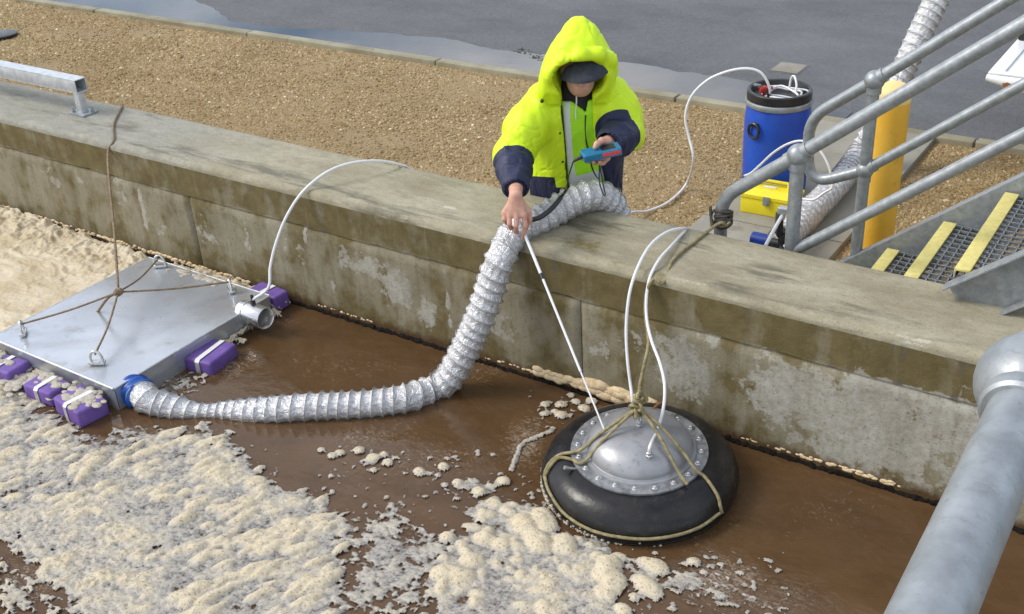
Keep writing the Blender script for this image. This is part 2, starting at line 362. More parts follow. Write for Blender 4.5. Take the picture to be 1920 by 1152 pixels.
def curve(pts, step=.02):
    p = np.asarray(pts, float)
    if len(p) == 2:
        n = max(2, int(np.linalg.norm(p[1]-p[0])/step)+1); return p[0]+(p[1]-p[0])*np.linspace(0, 1, n)[:, None]
    q = np.vstack([2*p[0]-p[1], p, 2*p[-1]-p[-2]]); out = []
    for i in range(1, len(q)-2):
        t = np.linspace(0, 1, 24, endpoint=False)[:, None]; a, b, c, d = q[i-1:i+3]
        out.append(.5*(2*b+(c-a)*t+(2*a-5*b+4*c-d)*t**2+(3*b-a-3*c+d)*t**3))
    out.append(p[-1:]); o = np.concatenate(out)
    s = np.concatenate([[0], np.cumsum(np.linalg.norm(np.diff(o, axis=0), axis=1))]); n = max(3, int(s[-1]/step)+1)
    t = np.linspace(0, s[-1], n); return np.stack([np.interp(t, s, o[:, k]) for k in range(3)], 1)
def fillet(pts, rad, n=8):
    """polyline with rounded corners"""
    p = [np.asarray(x, float) for x in pts]; out = [p[0]]
    for i in range(1, len(p)-1):
        r = rad[i-1] if hasattr(rad, '__len__') else rad
        a, b, c = p[i-1], p[i], p[i+1]; u = (a-b)/np.linalg.norm(a-b); w = (c-b)/np.linalg.norm(c-b)
        s, e = b+u*r, b+w*r
        for t in np.linspace(0, 1, n): out.append((1-t)**2*s+2*t*(1-t)*b+t*t*e)
    out.append(p[-1]); return np.array(out)

def mk(name, me, mat, parent=None):
    if isinstance(me, MB): me = me.mesh()
    o = bpy.data.objects.new(name, me); COL.objects.link(o)
    if mat: me.materials.clear(); me.materials.append(MATS[mat] if isinstance(mat, str) else mat)
    if parent is not None:
        o.parent = parent
        if parent.type == 'EMPTY': o.location = -parent.location
    return o
def thing(name, label, cat, loc, group=None):
    o = bpy.data.objects.new(name, None); COL.objects.link(o); o.location = tuple(float(x) for x in loc); o.empty_display_size = .1
    return tag(o, label, cat, group)
def tag(o, label, cat, group=None):
    o['label'] = label; o['category'] = cat
    if group: o['group'] = group
    return o
def kind(o, k, label=None):
    o['kind'] = k
    if label: o['label'] = label
    return o
def grid(x0, x1, y0, y1, nx, ny, z=0):
    X, Y = np.meshgrid(np.linspace(x0, x1, nx), np.linspace(y0, y1, ny), indexing='ij')
    v = np.stack([X, Y, np.full_like(X, z)], -1).reshape(-1, 3)
    i = np.arange((nx-1)*(ny-1)); a = (i//(ny-1))*ny+i % (ny-1)
    return v, np.stack([a, a+ny, a+ny+1, a+1], 1)
def blobs(p2, items):
    """sum of soft ellipses (cx, cy, rx, ry, weight) on 2-D points"""
    o = np.zeros(len(p2))
    for cx, cy, rx, ry, w in items:
        d = ((p2[:, 0]-cx)/rx)**2+((p2[:, 1]-cy)/ry)**2; o = np.maximum(o, w*np.exp(-d*.7)) if w > 0 else o+w*np.exp(-d*.7)
    return o

# ================================================================== THE SETTING
# ---- tank water
v, q = grid(-14, 4, -12, .1, 361, 243, WATER)
px, py = proj(v)
def pxblob(items):
    o = np.zeros(len(px))
    for cx, cy, rx, ry, w in items: o = np.maximum(o, w*np.exp(-(((px-cx)/rx)**2+((py-cy)/ry)**2)*.8))
    return o
infr = (((v-CAM)@RC)[:, 2] > .5)
froth = pxblob([(330, 720, 60, 25, .62), (420, 690, 90, 30, .50), (520, 600, 60, 20, .42), (930, 690, 60, 30, .45), (985, 830, 45, 60, .62), (1040, 900, 40, 40, .55),
                (1350, 1090, 110, 60, .60), (1450, 1130, 160, 60, .42), (1000, 800, 60, 40, .45), (600, 780, 300, 18, .42), (700, 820, 160, 40, .42), (800, 860, 200, 50, .42), (750, 1050, 120, 90, .45), (880, 700, 120, 50, .40), (1300, 1000, 160, 60, .36), (1560, 960, 200, 90, .30), (640, 690, 200, 50, .34), (330, 810, 120, 20, .45), (60, 1090, 110, 60, .5)])*infr
chop = pxblob([(980, 760, 130, 120, 1), (500, 680, 220, 80, .6), (1350, 1050, 200, 120, .6)])*infr
kind(mk('water', quads(v, q, 180, dict(froth=froth, chop=chop)), 'tank_water'), 'structure')

# ---- ground, path, kerb, road
v, q = grid(-60, 40, .44, 3.24, 101, 12, GRAV)
kind(mk('ground', quads(v, q), 'gravel_bed'), 'structure')
PXA, PXB = -2.30, -1.535
mb = MB()
yy = [.44, 1.55, 2.35, 3.205]
slab = bpy.data.objects.new('path', None); COL.objects.link(slab); slab.location = (-1.9, 1.8, 0); kind(slab, 'structure')
for a, b in zip(yy[:-1], yy[1:]):
    mk('concrete_slab', MB().box(((PXA+PXB)/2, (a+b)/2+.0, -.045), (PXB-PXA, b-a-.008, .10), bev=.006), 'path_concrete', slab)
# spoil of the path edge: thin apron toward the wall, left of the barrel
mk('concrete_slab', MB().box((-2.42, .83, -.05), (.236, .78, .09), rot=Matrix.Rotation(math.radians(-2), 3, 'Z'), bev=.008), 'path_concrete', slab)
kerb = bpy.data.objects.new('kerb', None); COL.objects.link(kerb); kerb.location = (-4, 3.25, 0); kind(kerb, 'structure')
xs = [-30, -24, -20.1, -18, -15.9, -13.8, -11.7, -9.6, -7.49, -5.39, -3.3, -1.31, .8, 2.9, 6, 10, 20]
for a, b in zip(xs[:-1], xs[1:]):
    dz = random.uniform(-.003, .003)
    mk('kerb_stone', MB().box(((a+b)/2, 3.25+random.uniform(-.004, .004), -.055+dz), (b-a-.014, .095, .12), bev=.012), 'kerb_concrete', kerb)
v, q = grid(-80, 60, 3.30, 90, 60, 40, -.014)
kind(mk('road', quads(v, q), 'asphalt'), 'structure')
# standing water along the kerb
top = [(-900, -300), (-300, -160), (100, -70), (330, -14), (385, 8), (440, 40), (520, 53), (620, 56), (720, 60), (830, 72), (900, 88), (960, 99), (1040, 104), (1120, 113), (1200, 122), (1270, 132), (1340, 142), (1400, 153), (1470, 172), (1530, 192), (1600, 209)]
ta = np.array([PZ(x, y, -.01)[:2] for x, y in top]); xs_ = np.linspace(ta[0, 0], ta[-1, 0], 900)
yt = np.interp(xs_, ta[:, 0], ta[:, 1])+(noise(np.stack([xs_, xs_*0], 1), 3.0, 5, 3)-.5)*.16+(noise(np.stack([xs_, xs_*0], 1), 14.0, 6, 3)-.5)*.06
yt = np.maximum(yt, 3.312)
vv = np.concatenate([np.stack([xs_, np.full(900, 3.306), np.full(900, -.0095)], 1), np.stack([xs_, yt, np.full(900, -.0095)], 1)])
qq = np.array([(i, i+1, 901+i, 900+i) for i in range(899)])
kind(mk('puddle', quads(vv, qq), 'puddle_water'), 'structure')

# ---- gravel stones
N = 165000
gx = -1.0-10.5*RNG.random(N)**1.25; gx = np.where(RNG.random(N) < .12, RNG.uniform(-1.6, .3, N), gx); gy = RNG.uniform(.47, 3.19, N)
ok = ~((gx > PXA-.005) & (gx < PXB+.005)) & ~((gx > -2.54) & (gx < -2.2) & (gy < 1.23))
bare = noise(np.stack([gx*.8, gy*1.2], 1), 1.7, 19, 4, .6); ok &= RNG.random(N) > np.clip((bare-.52)*6, 0, .82)
gx, gy = gx[ok], gy[ok]; N = len(gx)
r = (.0040+.0095*RNG.random(N)**2.0+.010*(RNG.random(N) < .012))*(1+.25*np.clip((-gx-4)/6, 0, 1)); ang = RNG.uniform(0, 6.28, N)
und = (noise(np.stack([gx, gy], 1), 1.6, 9, 3)-.5)*.02
loc = np.stack([gx, gy, GRAV+und*.3-.001+r*.1], 1)
base = np.array([[1, 0, .1], [.15, .8, 0], [-.9, .1, .12], [-.1, -.75, .05], [.1, .05, .75]])
V = np.repeat(base[None], N, 0)*(1+.35*RNG.uniform(-1, 1, (N, 5, 3)))
ca, sa = np.cos(ang)[:, None], np.sin(ang)[:, None]
V = np.stack([V[..., 0]*ca-V[..., 1]*sa, V[..., 0]*sa+V[..., 1]*ca, V[..., 2]+.1*RNG.normal(size=(N, 5))], -1)*r[:, None, None]+loc[:, None]
T = np.array([(0, 1, 4), (1, 2, 4), (2, 3, 4), (3, 0, 4)])[None]+5*np.arange(N)[:, None, None]
tone = np.repeat(np.clip(RNG.beta(2.2, 2.6, N)+(RNG.random(N) < .02)*.5, 0, 1), 5)
kind(mk('gravel', quads(V.reshape(-1, 3), T.reshape(-1, 3), 0, dict(tone=tone)), 'gravel_stone'), 'stuff', 'tan crushed gravel strewn between wall and kerb')

# ---- tank wall
wall = thing('tank_wall', 'long stained concrete tank wall with flat top running across the picture', 'wall', (-4.6, .24, -.2))
X0, X1 = -14.0, 3.0; NXW = 1150
prof = [(WY1, -.35), (WY1, .46), (WY1-.012, WT)]+[(WY1-.012-(WY1-.012-WY0)*t, WT) for t in np.linspace(0, 1, 30)[1:]]+[(.012, .462), (.003, .452), (0., .442)]+[(0., .442-.172*t) for t in np.linspace(0, 1, 14)[1:]]+[(.02, .268)]
prof = np.array(prof); npf = len(prof); xw = np.linspace(X0, X1, NXW)
Xg = np.repeat(xw, npf); Yg = np.tile(prof[:, 0], NXW); Zg = np.tile(prof[:, 1], NXW)
w = np.stack([Xg, Yg, Zg], 1)
edge = np.exp(-((Yg-.01)**2+(Zg-.455)**2)/.0004)
nn = noise(w, 30, 3, 3)-.5; Yg = Yg+edge*np.clip(nn*.035, -.002, .02); Zg = Zg-edge*np.clip(-nn*.025, -.001, .015)
Zg = Zg+(Zg > .45)*(noise(w, 2.2, 8, 2)-.5)*.006
# slightly ragged lower lip
lip = (np.arange(len(Xg)) % npf) >= npf-2
Zg = Zg+lip*(noise(w[:, [0, 0, 0]], 6, 12, 3)-.5)*.018
w = np.stack([Xg, Yg, Zg], 1)
def WP(x, y): p = PY(x, y, 0); return p[0], p[2]
def wl(items):
    out = []
    for x, y, rx, ry, wt in items: X, Z = WP(x, y); out.append((X, Z, rx, ry, wt))
    return out
PALE = wl([(745, 540, .09, .10, .95), (700, 505, .16, .06, .62), (655, 480, .10, .06, .5), (802, 585, .05, .08, .85), (640, 500, .06, .05, .4), (930, 605, .12, .09, .62), (1280, 690, .13, .13, .85),
           (1240, 640, .08, .06, .5), (1470, 735, .14, .15, .92), (1640, 800, .30, .22, .95), (1560, 830, .2, .1, .6), (1500, 660, .06, .04, .75), (1690, 720, .22, .10, .8), (1800, 760, .2, .2, .9), (385, 440, .10, .09, .45), (300, 430, .1, .09, .42),
           (225, 360, .06, .1, .5), (100, 330, .09, .1, .45), (150, 340, .05, .1, .4), (465, 450, .03, .1, .5), (1340, 640, .05, .04, .6), (1120, 655, .08, .08, .42), (560, 470, .1, .07, .4), (700, 620, .4, .05, .25), (1180, 640, .1, .1, .35),
           # narrow lime runs
           (268, 385, .012, .09, 1.3), (274, 420, .010, .05, 1.2), (572, 440, .008, .05, 1.0), (832, 500, .007, .05, 1.2), (842, 560, .010, .06, 1.35), (846, 600, .008, .03, 1.2), (625, 535, .012, .03, 1.0), (1600, 730, .014, .10, 1.2), (1590, 790, .02, .06, 1.0), (1346, 610, .012, .07, .8), (990, 440, .01, .03, .9)])
def wattrs(w):
    p2 = w[:, [0, 2]]; Z = w[:, 2]; X = w[:, 0]
    pale = blobs(p2, PALE)*1.22
    up = np.clip((Z-.262)/.02, 0, 1)
    algae = .44+.42*up-.15*np.clip((X+1.6)/1.0, 0, 1)*(1-up)-.08*np.clip((-X-4.5)/2, 0, 1)+.22*np.clip((-.02-Z)/.1, 0, 1)
    runs = (noise(np.stack([X*22, Z*1.2], 1), 1, 77, 2) > .60)*np.clip((X+1.1)/.3, 0, 1)
    damp = .50*np.exp(-((Z-.263-.006*np.sin(X*5))/.020)**2)+.26*np.clip((Z-.36)/.09, 0, 1)+.45*runs*(Z > .25)*(Z < .44)*(noise(np.stack([X, Z], 1), 3, 21, 2) > .35)
    drip = np.clip(noise(np.stack([X*30, Z*.9], 1), 1, 87, 3)-.60, 0, 1)*4*np.clip(1-(.44-Z)/.34, 0, 1); damp = damp+np.clip(drip, 0, .5)
    damp = damp-.35*np.clip(pale, 0, 1)
    tide = np.clip((.05-(Z-WATER))/.10+.55, 0, 1.3)*(1-.4*np.clip((-X-4.6)/1, 0, 1))
    return dict(pale=pale*(1-.65*up), algae=algae, damp=damp, tide=tide)
def tattrs(w):
    X, Y, Z = w.T; p2 = w[:, :2]
    T = lambda x, y: PZ(x, y, WT)[:2]
    def tl(items): return [(*T(x, y), rx, ry, wt) for x, y, rx, ry, wt in items]
    grey = np.clip((-X-3.6)/1.6, 0, 1)*.75
    damp = blobs(p2, tl([(500, 320, .40, .07, .52), (600, 350, .5, .05, .45), (330, 285, .35, .07, .48), (240, 240, .12, .10, .30), (120, 215, .3, .06, .38), (20, 180, .3, .05, .3), (850, 410, .55, .05, .40), (760, 400, .4, .05, .42), (640, 385, .3, .05, .4),
                         (1110, 425, .16, .09, .52), (1050, 470, .25, .06, .36), (1440, 515, .13, .09, .48), (1380, 540, .1, .06, .38), (1300, 460, .10, .06, .3), (1600, 590, .4, .05, .28), (960, 470, .5, .04, .4), (400, 330, .3, .05, .35), (700, 330, .2, .05, .2)]))
    moss = blobs(p2, tl([(1090, 455, .2, .08, .6), (1000, 470, .3, .05, .35), (1180, 500, .3, .06, .42), (1390, 500, .10, .12, .38), (1620, 590, .3, .05, .45), (1540, 560, .3, .08, .3), (900, 440, .4, .05, .3)]))
    pale = blobs(p2, tl([(843, 390, .04, .015, 1.2), (1560, 590, .2, .03, .55), (1300, 530, .3, .05, .45), (1200, 530, .6, .02, .5), (1700, 630, .4, .02, .55), (860, 435, .6, .015, .45), (1380, 470, .12, .12, .35)]))
    damp = damp+.10*np.exp(-((Y-.42)/.03)**2)
    return dict(grey=grey, damp=damp, moss=moss, pale=pale)
iq = np.arange((NXW-1)*(npf-1)); a = (iq//(npf-1))*npf+iq % (npf-1)
Q = np.stack([a, a+1, a+npf+1, a+npf], 1)
j = iq % (npf-1); istop = j < 35
A = tattrs(w); B = wattrs(w); A2 = dict(A); A2['pale'] = A['pale']
def sub(name, sel, mat, at):
    used = np.unique(Q[sel]); mp = -np.ones(len(w), int); mp[used] = np.arange(len(used))
    return mk(name, quads(w[used], mp[Q[sel]], 40, {k: x[used] for k, x in at.items()}), mat, wall)
sub('wall_top', istop, 'top_concrete', A)
sub('upper_band', ~istop, 'wall_concrete', B)
jx = [X0, -11.9, -9.46, -7.025, -4.592, -2.156, .28, 2.72]
for k in range(len(jx)-1):
    a, b = jx[k]+.0015, jx[k+1]-.0015
    nx = int((b-a)/.02); nz = 42
    v, q = grid(a, b, -.75, .266, nx, nz)
    X, Z = v[:, 0], v[:, 1]
    eg = np.minimum(np.minimum(X-a, b-X), .266-Z); yb = -.005+np.where(eg < .004, .006, 0)+(noise(np.stack([X, Z], 1), 5, 41, 3)-.5)*.004
    yb = np.where(eg < 1e-4, .012, yb); Zt = Z+(Z > .262)*(noise(np.stack([X, X*0], 1), 9, 44, 3)-.5)*.016
    wv = np.stack([X, yb, Zt], 1)
    mk('wall_panel', quads(wv, q, 60, wattrs(wv)), 'wall_concrete', wall)
mk('wall_core', MB().box(((X0+X1)/2, .235, -.2), (X1-X0, .42, .93)), 'path_concrete', wall)

# ---- black weed fringe and dried scum along the waterline
xs_ = np.arange(-9, 1.2, .006); N = len(xs_)
def fringe(seed, zc, hh, dep, sc):
    n1 = noise(np.stack([xs_, xs_*0], 1), sc, seed, 4, .7); n2 = noise(np.stack([xs_, xs_*0], 1), sc*1.7, seed+3, 4, .7)
    return n1, n2
n1, n2 = fringe(5, 0, 0, 0, 30)
rows = []
for t in np.linspace(0, 1, 9):
    an = math.pi*t
    nr = noise(np.stack([xs_, xs_*0+t*.4], 1), 60, 61, 3, .8)
    rows.append(np.stack([xs_, .002-(.004+.030*n1*math.sin(an)*(.55+.9*nr)), WATER-.012+(.012+.040*n2*(.5+nr*.8))*t], 1))
v = np.concatenate(rows); q = np.array([(k*N+i, k*N+i+1, (k+1)*N+i+1, (k+1)*N+i) for k in range(8) for i in range(N-1)])
kind(mk('algae_fringe', quads(v, q, 180), 'algae'), 'stuff', 'black weed fringe clinging to the wall at the waterline')

# ---- floating foam
def pip(px, py, poly):
    """signed distance (picture px, + inside) to polygon"""
    poly = np.array(poly, float); d = np.full(px.shape, 1e9); ins = np.zeros(px.shape, bool)
    for (x1, y1), (x2, y2) in zip(poly, np.roll(poly, -1, 0)):
        ex, ey = x2-x1, y2-y1; t = np.clip(((px-x1)*ex+(py-y1)*ey)/(ex*ex+ey*ey+1e-9), 0, 1)
        d = np.minimum(d, np.hypot(px-x1-t*ex, py-y1-t*ey))
        c = ((y1 > py) != (y2 > py)) & (px < (x2-x1)*(py-y1)/(y2-y1+1e-12)+x1); ins ^= c
    return np.where(ins, d, -d)
H = .0056
fx = np.arange(-8.6, -.45, H); fy = np.arange(-2.75, -.028, H)
FX, FY = np.meshgrid(fx, fy, indexing='ij'); P2 = np.stack([FX, FY], -1)
UX, UY = proj(np.stack([FX, FY, np.full_like(FX, WATER)], -1))
# thick smooth raft upstream of the sluice box
raft = pip(UX, UY, [(-400, 240), (0, 372), (60, 402), (170, 442), (290, 484), (420, 520), (545, 560), (500, 600), (430, 640), (200, 720), (60, 700), (-40, 730), (-500, 560)])
main = pip(UX, UY, [(-250, 640), (30, 700), (75, 745), (135, 800), (200, 812), (290, 800), (380, 800), (440, 832), (490, 865), (500, 905), (520, 935), (590, 910), (640, 950), (665, 1000), (640, 1060), (625, 1100), (640, 1200), (210, 1230), (120, 1130), (60, 1075), (0, 1020), (-250, 900)])
patch = pip(UX, UY, [(905, 925), (950, 945), (985, 935), (1035, 965), (1085, 1000), (1135, 1030), (1155, 1070), (1150, 1110), (1200, 1190), (790, 1190), (800, 1110), (830, 1085), (810, 1050), (850, 1010), (880, 985)])
isl = pip(UX, UY, [(690, 945), (715, 935), (745, 945), (765, 970), (740, 985), (710, 988), (692, 965)])
lace = np.maximum.reduce([pip(UX, UY, pg) for pg in (
    [(595, 835), (650, 845), (740, 850), (760, 880), (700, 900), (640, 890), (600, 860)], [(760, 880), (870, 865), (930, 880), (960, 930), (900, 960), (820, 930), (770, 910)],
    [(600, 870), (660, 880), (650, 915), (620, 930)], [(600, 940), (720, 920), (790, 950), (860, 990), (870, 1090), (820, 1160), (700, 1172), (600, 1160), (640, 1040)],
    [(1000, 745), (1070, 720), (1120, 745), (1180, 770), (1090, 790), (1030, 800), (1005, 775)], [(1160, 1040), (1300, 1040), (1400, 1090), (1480, 1152), (1160, 1160)],
    [(0, 1020), (110, 1100), (150, 1180), (-100, 1180), (-100, 1000)], [(360, 790), (400, 800), (470, 850), (440, 850), (380, 815)], [(930, 900), (1010, 930), (1080, 990), (1040, 1010), (960, 950)])])
nA = noise(P2, 9, 1, 5, .6)-.5; nB = noise(P2*np.array([1, 1.7]), 26, 2, 4, .6)-.5; nC = noise(P2, 70, 3, 3, .6)-.5
fl_c, fl_s = math.cos(math.radians(60)), math.sin(math.radians(60))
PF = np.stack([(FX*fl_c+FY*fl_s)*.45, -FX*fl_s+FY*fl_c], -1)        # drawn out along the current
nF = noise(PF, 16, 15, 5, .62)-.5
solid = np.maximum.reduce([main, patch, isl*1.2])
cov = solid/24+nA*3.4+nB*1.8+nF*1.4           # > 0 : foam
lac = lace/30+nA*3.4+nB*5.6-1.15
film = np.clip(np.maximum(cov, lac), 0, 1)
gr = np.clip((UX-330)/-120, 0, 1)*np.clip((UY-930)/60, 0, 1)       # finer, flatter froth low on the left
holes = noise(PF*np.array([1.2, 1.0]), 17, 8, 5, .68)
film = film*np.clip((.66+.10*np.clip(solid/40, 0, 1)-holes)*7+.15, 0, 1)
Ht = .0058*np.sqrt(np.clip(film*1.3, 0, 1))*(1+1.0*nB+1.4*nF)+gr*np.clip(film*1.5, 0, 1)*(.001+.012*(nC+.2)+.016*np.clip(nF, 0, 1))
mound = np.clip(nF*1.3+nA*.9-.02, 0, 1)*np.clip(solid/40, 0, 1)*np.clip(film*1.3, 0, 1)
Ht = Ht+mound*(.030+.02*nB+.008*nC)
# raised blobs
flow = math.radians(60)
def lumps(items):
    for cx, cy, ra, rb, h, an in items:
        i0, i1 = np.searchsorted(fx, [cx-ra*1.2, cx+ra*1.2]); j0, j1 = np.searchsorted(fy, [cy-ra*1.2, cy+ra*1.2])
        if i1 <= i0 or j1 <= j0: continue
        sx, sy = FX[i0:i1, j0:j1]-cx, FY[i0:i1, j0:j1]-cy; c, s_ = math.cos(an), math.sin(an)
        w = .22*(nB[i0:i1, j0:j1]*3+nA[i0:i1, j0:j1]*2+nC[i0:i1, j0:j1])
        d = ((sx*c+sy*s_)/ra)**2+((-sx*s_+sy*c)/rb)**2
        hh = h*np.clip(1-d*(1+w), 0, 1)**.6
        Ht[i0:i1, j0:j1] = np.maximum(Ht[i0:i1, j0:j1], hh+np.where(hh > 0, .35*Ht[i0:i1, j0:j1], 0))
L = []
cand = RNG.random((60000, 2))*np.array([fx[-1]-fx[0], fy[-1]-fy[0]])+np.array([fx[0], fy[0]])
ii = ((cand[:, 0]-fx[0])/H).astype(int); jj = ((cand[:, 1]-fy[0])/H).astype(int)
cm, cp = main[ii, jj], np.maximum(patch, isl)[ii, jj]; cl = lace[ii, jj]; cA = nA[ii, jj]
for k in range(len(cand)):
    u = random.random(); z = .35
    low = UX[ii[k], jj[k]] < 330 and UY[ii[k], jj[k]] > 940
    if cm[k] > 8 and u < (.03 if low else .19)*max(0, 1.0+3.4*cA[k]+3.0*nF[ii[k], jj[k]]):
        r = random.choice((.008, .010, .012, .014, .017, .020, .024, .028))*random.uniform(.8, 1.2)
        L.append((cand[k, 0], cand[k, 1], r*random.uniform(1.3, 2.6), r*random.uniform(.75, 1), r*random.uniform(.55, .85), flow+random.gauss(0, .30)))
    elif cp[k] > 5 and u < .15*max(0, 1+2.6*cA[k]):
        r = random.choice((.008, .011, .014, .018, .024, .03))*random.uniform(.8, 1.2)
        L.append((cand[k, 0], cand[k, 1], r*random.uniform(1., 1.6), r*random.uniform(.8, 1), r*random.uniform(.42, .68), random.uniform(-1.2, .6)))
    elif cl[k] > -12 and u < .08:
        r = random.choice((.003, .004, .005, .007, .010, .014)); L.append((cand[k, 0], cand[k, 1], r*random.uniform(1, 1.5), r, r*.6, random.uniform(0, 3)))
def PW(x, y, r, el=1.15, an=None, h=.62):
    p = PZ(x, y, WATER+.01); return (p[0], p[1], r*el, r, r*h, random.uniform(-.6, .3) if an is None else an)
for x, y, r in ((602, 842, .020), (622, 853, .022), (637, 848, .024), (673, 843, .027), (700, 858, .031), (720, 851, .022), (727, 866, .026), (786, 883, .028), (831, 874, .027), (858, 905, .026), (898, 921, .032), (944, 901, .030), (933, 946, .022), (840, 1006, .030), (866, 1020, .026),
                (838, 1008, .03), (833, 908, .018), (700, 880, .018), (820, 890, .014), (955, 945, .02), (1300, 1052, .026), (1022, 757, .024), (1052, 757, .028), (1052, 777, .03), (1040, 770, .02), (1080, 752, .024), (1095, 765, .03), (1070, 740, .02), (1110, 750, .028), (1020, 775, .022), (378, 792, .015), (372, 800, .02)):
    L.append(PW(x, y, r))
for x, y, r, el, an in ((1142, 1062, .052, 1.2, -1.2), (1150, 1092, .05, 1.3, -1.0), (1132, 1075, .045, 1.1, -1.1), (1207, 1052, .028, 1.1, 0), (1230, 1062, .040, 1.4, -.2), (1213, 1098, .040, 1.9, -.35), (1190, 1118, .022, 1.2, 0), (1130, 1108, .03, 1.3, -.3), (1160, 1045, .03, 1.2, 0),
                        (1020, 975, .05, 1.6, -.7), (1060, 1020, .045, 1.4, -.8), (985, 985, .05, 1.5, -.6), (1010, 1015, .05, 1.4, -.5), (940, 1020, .036, 1.3, 0), (835, 1075, .05, 1.3, .4), (865, 1080, .045, 1.3, .2), (910, 1010, .04, 1.4, .1), (885, 1050, .04, 1.3, .4)): L.append(PW(x, y, r, el, an))
for x0_, x1_, y0_, y1_, n_ in ((590, 960, 840, 960, 90), (640, 850, 950, 1152, 130), (1150, 1480, 1030, 1152, 120), (180, 520, 790, 900, 60), (940, 1100, 880, 1000, 40), (0, 160, 1040, 1152, 50)):
    for _ in range(n_):
        L.append(PW(random.uniform(x0_, x1_), random.uniform(y0_, y1_), random.choice((.006, .007, .008, .010, .013)), random.uniform(1, 1.7), random.uniform(0, 3), .55))
for _ in range(46):
    L.append((-3.79+random.gauss(0, .05), -.84+random.gauss(0, .05), random.uniform(.008, .020)*1.4, random.uniform(.007, .013), random.uniform(.004, .010), random.uniform(0, 3)))
random.shuffle(L); lumps(L)
# scum drawn along the tube's rope
for t in np.linspace(0, 1, 220):
    x = np.interp(t, [0, .45, .55, 1], [1035, 985, 975, 958]); y = np.interp(t, [0, .45, .55, 1], [806, 826, 835, 880]); lumps([PW(x, y, random.uniform(.006, .011), 1.8, random.uniform(0, 3), .6)])
sc = Ht+(Ht > .001)*np.clip(nC*.006+nB*.006, -.003, .006)
# raft height: flowing ridges
warp = noise(P2*np.array([.9, 1.3]), 3.0, 31, 4)-.5
q1 = np.stack([FX*.55+warp*.9, FY*1.5-FX*.35+warp*1.1], -1)
rid = 1-np.abs(2*noise(q1, 5, 33, 4, .5)-1)
rcov = raft/26+nA*2.5+nB*1.4+.4
hr = np.clip(rcov, 0, 1)**.5*(.026+.024*rid+.005*nB+.005*nC)
gap = np.exp(-((raft-6)/5.0)**2)*(UY < 540)*(noise(P2, 3, 51, 2) > .42)*(UX > 20)*(UX < 330)
hr = hr*(1-.95*np.clip(gap*1.6, 0, 1))
clods = (noise(P2, 18, 71, 4, .55)-.38)*np.clip(1.2-np.abs(raft-30)/60, 0, 1)
hr = hr+np.where(hr > .006, np.clip(clods, 0, 1)*.09, 0)
Hf = np.maximum(sc, np.where(rcov > 0, hr, 0))
# keep foam clear of solid floating things
clear = ((FX > -4.86) & (FX < -3.90) & (FY > -1.14) & (FY < -.15)) | (((FX+1.645)**2+(FY+.425)**2) < .36**2) | (FY > -.03)
Hf = np.where(clear, 0, Hf)
keep = (Hf > .0012) & (UX > -420) & (UX < 2050) & (UY < 1290)
kc = keep[:-1, :-1] & keep[1:, :-1] & keep[:-1, 1:] & keep[1:, 1:]
ny = len(fy); ci, cj = np.nonzero(kc); a = ci*ny+cj
Q = np.stack([a, a+ny, a+ny+1, a+1], 1); used = np.unique(Q); mp_ = -np.ones(FX.size, int); mp_[used] = np.arange(len(used))
V = np.stack([FX.ravel(), FY.ravel(), WATER+.001+Hf.ravel()], 1)[used]
V[:, :2] += RNG.normal(0, .0009, (len(V), 2))
thick = np.clip(Hf.ravel()[used]/.036, 0, 1)
kind(mk('foam_raft', quads(V, mp_[Q], 180, dict(thick=thick, tan=np.clip(np.where(hr > sc, rcov*.8, 0), 0, 1).ravel()[used]*.85)), 'foam'), 'stuff', 'cream foam and froth floating on the brown water')
# foam left on the wall face above the fringe
mb = MB()
for x0_, x1_, y0_, n_, r0 in ((0, 470, 0, 260, .011), (1110, 1230, 0, 70, .030), (1500, 1690, 0, 46, .009), (1390, 1500, 0, 14, .006), (600, 700, 0, 26, .006), (860, 1110, 0, 40, .007), (1010, 1120, 0, 50, .02)):
    for _ in range(n_):
        x = random.uniform(x0_, x1_); p = PY(x, 393+.315*x, 0); r = r0*random.uniform(.5, 1.2)
        zz = WATER+.028+random.random()*r0*1.6
        mb.ball((p[0], -.004, zz), r, 8, (random.uniform(1.2, 2.2), .75, .8))
kind(mk('foam_residue', mb.mesh(180), 'foam_scum'), 'stuff', 'tan dried foam stuck along the foot of the wall')

# ================================================================== FLOATING SLUICE BOX
BX0, BX1, BY0, BY1, BT = -4.825, -3.905, -1.135, -.16, -.085
t = thing('collection_box', 'flat galvanised sheet metal box floating on the foam, slung from ropes', 'metal box', ((BX0+BX1)/2, (BY0+BY1)/2, WATER))
cx, cy = (BX0+BX1)/2, (BY0+BY1)/2
# lid: gently buckled sheet
v, q = grid(BX0-.004, BX1+.004, BY0-.004, BY1+.004, 60, 60, BT)
dd = np.minimum(np.minimum(v[:, 0]-BX0, BX1-v[:, 0]), np.minimum(v[:, 1]-BY0, BY1-v[:, 1]))
v[:, 2] += (noise(v, 3.2, 5, 2)-.5)*.010*np.clip(dd/.1, 0, 1)-.004*np.clip(dd/.15, 0, 1)
rim = MB(); rim.add(v, q)
lid = mk('lid', rim.mesh(60), 'sheet', t)
sk = MB()
for c_, s_ in (((cx, BY0, BT-.075), (BX1-BX0, .004, .15)), ((cx, BY1, BT-.075), (BX1-BX0, .004, .15)), ((BX0, cy, BT-.075), (.004, BY1-BY0-.01, .15)), ((BX1, cy, BT-.075), (.004, BY1-BY0-.01, .15))):
    sk.box(c_, s_)
mk('side_panel', sk, 'sheet', t)
seam = MB()
for a, b in (((BX0, BY0-.003), (BX1, BY0-.003)), ((BX1+.003, BY0), (BX1+.003, BY1)), ((BX0-.003, BY0), (BX0-.003, BY1)), ((BX0, BY1+.003), (BX1, BY1+.003))):
    seam.cyl((*a, BT-.003), (*b, BT-.003), .005, 8)
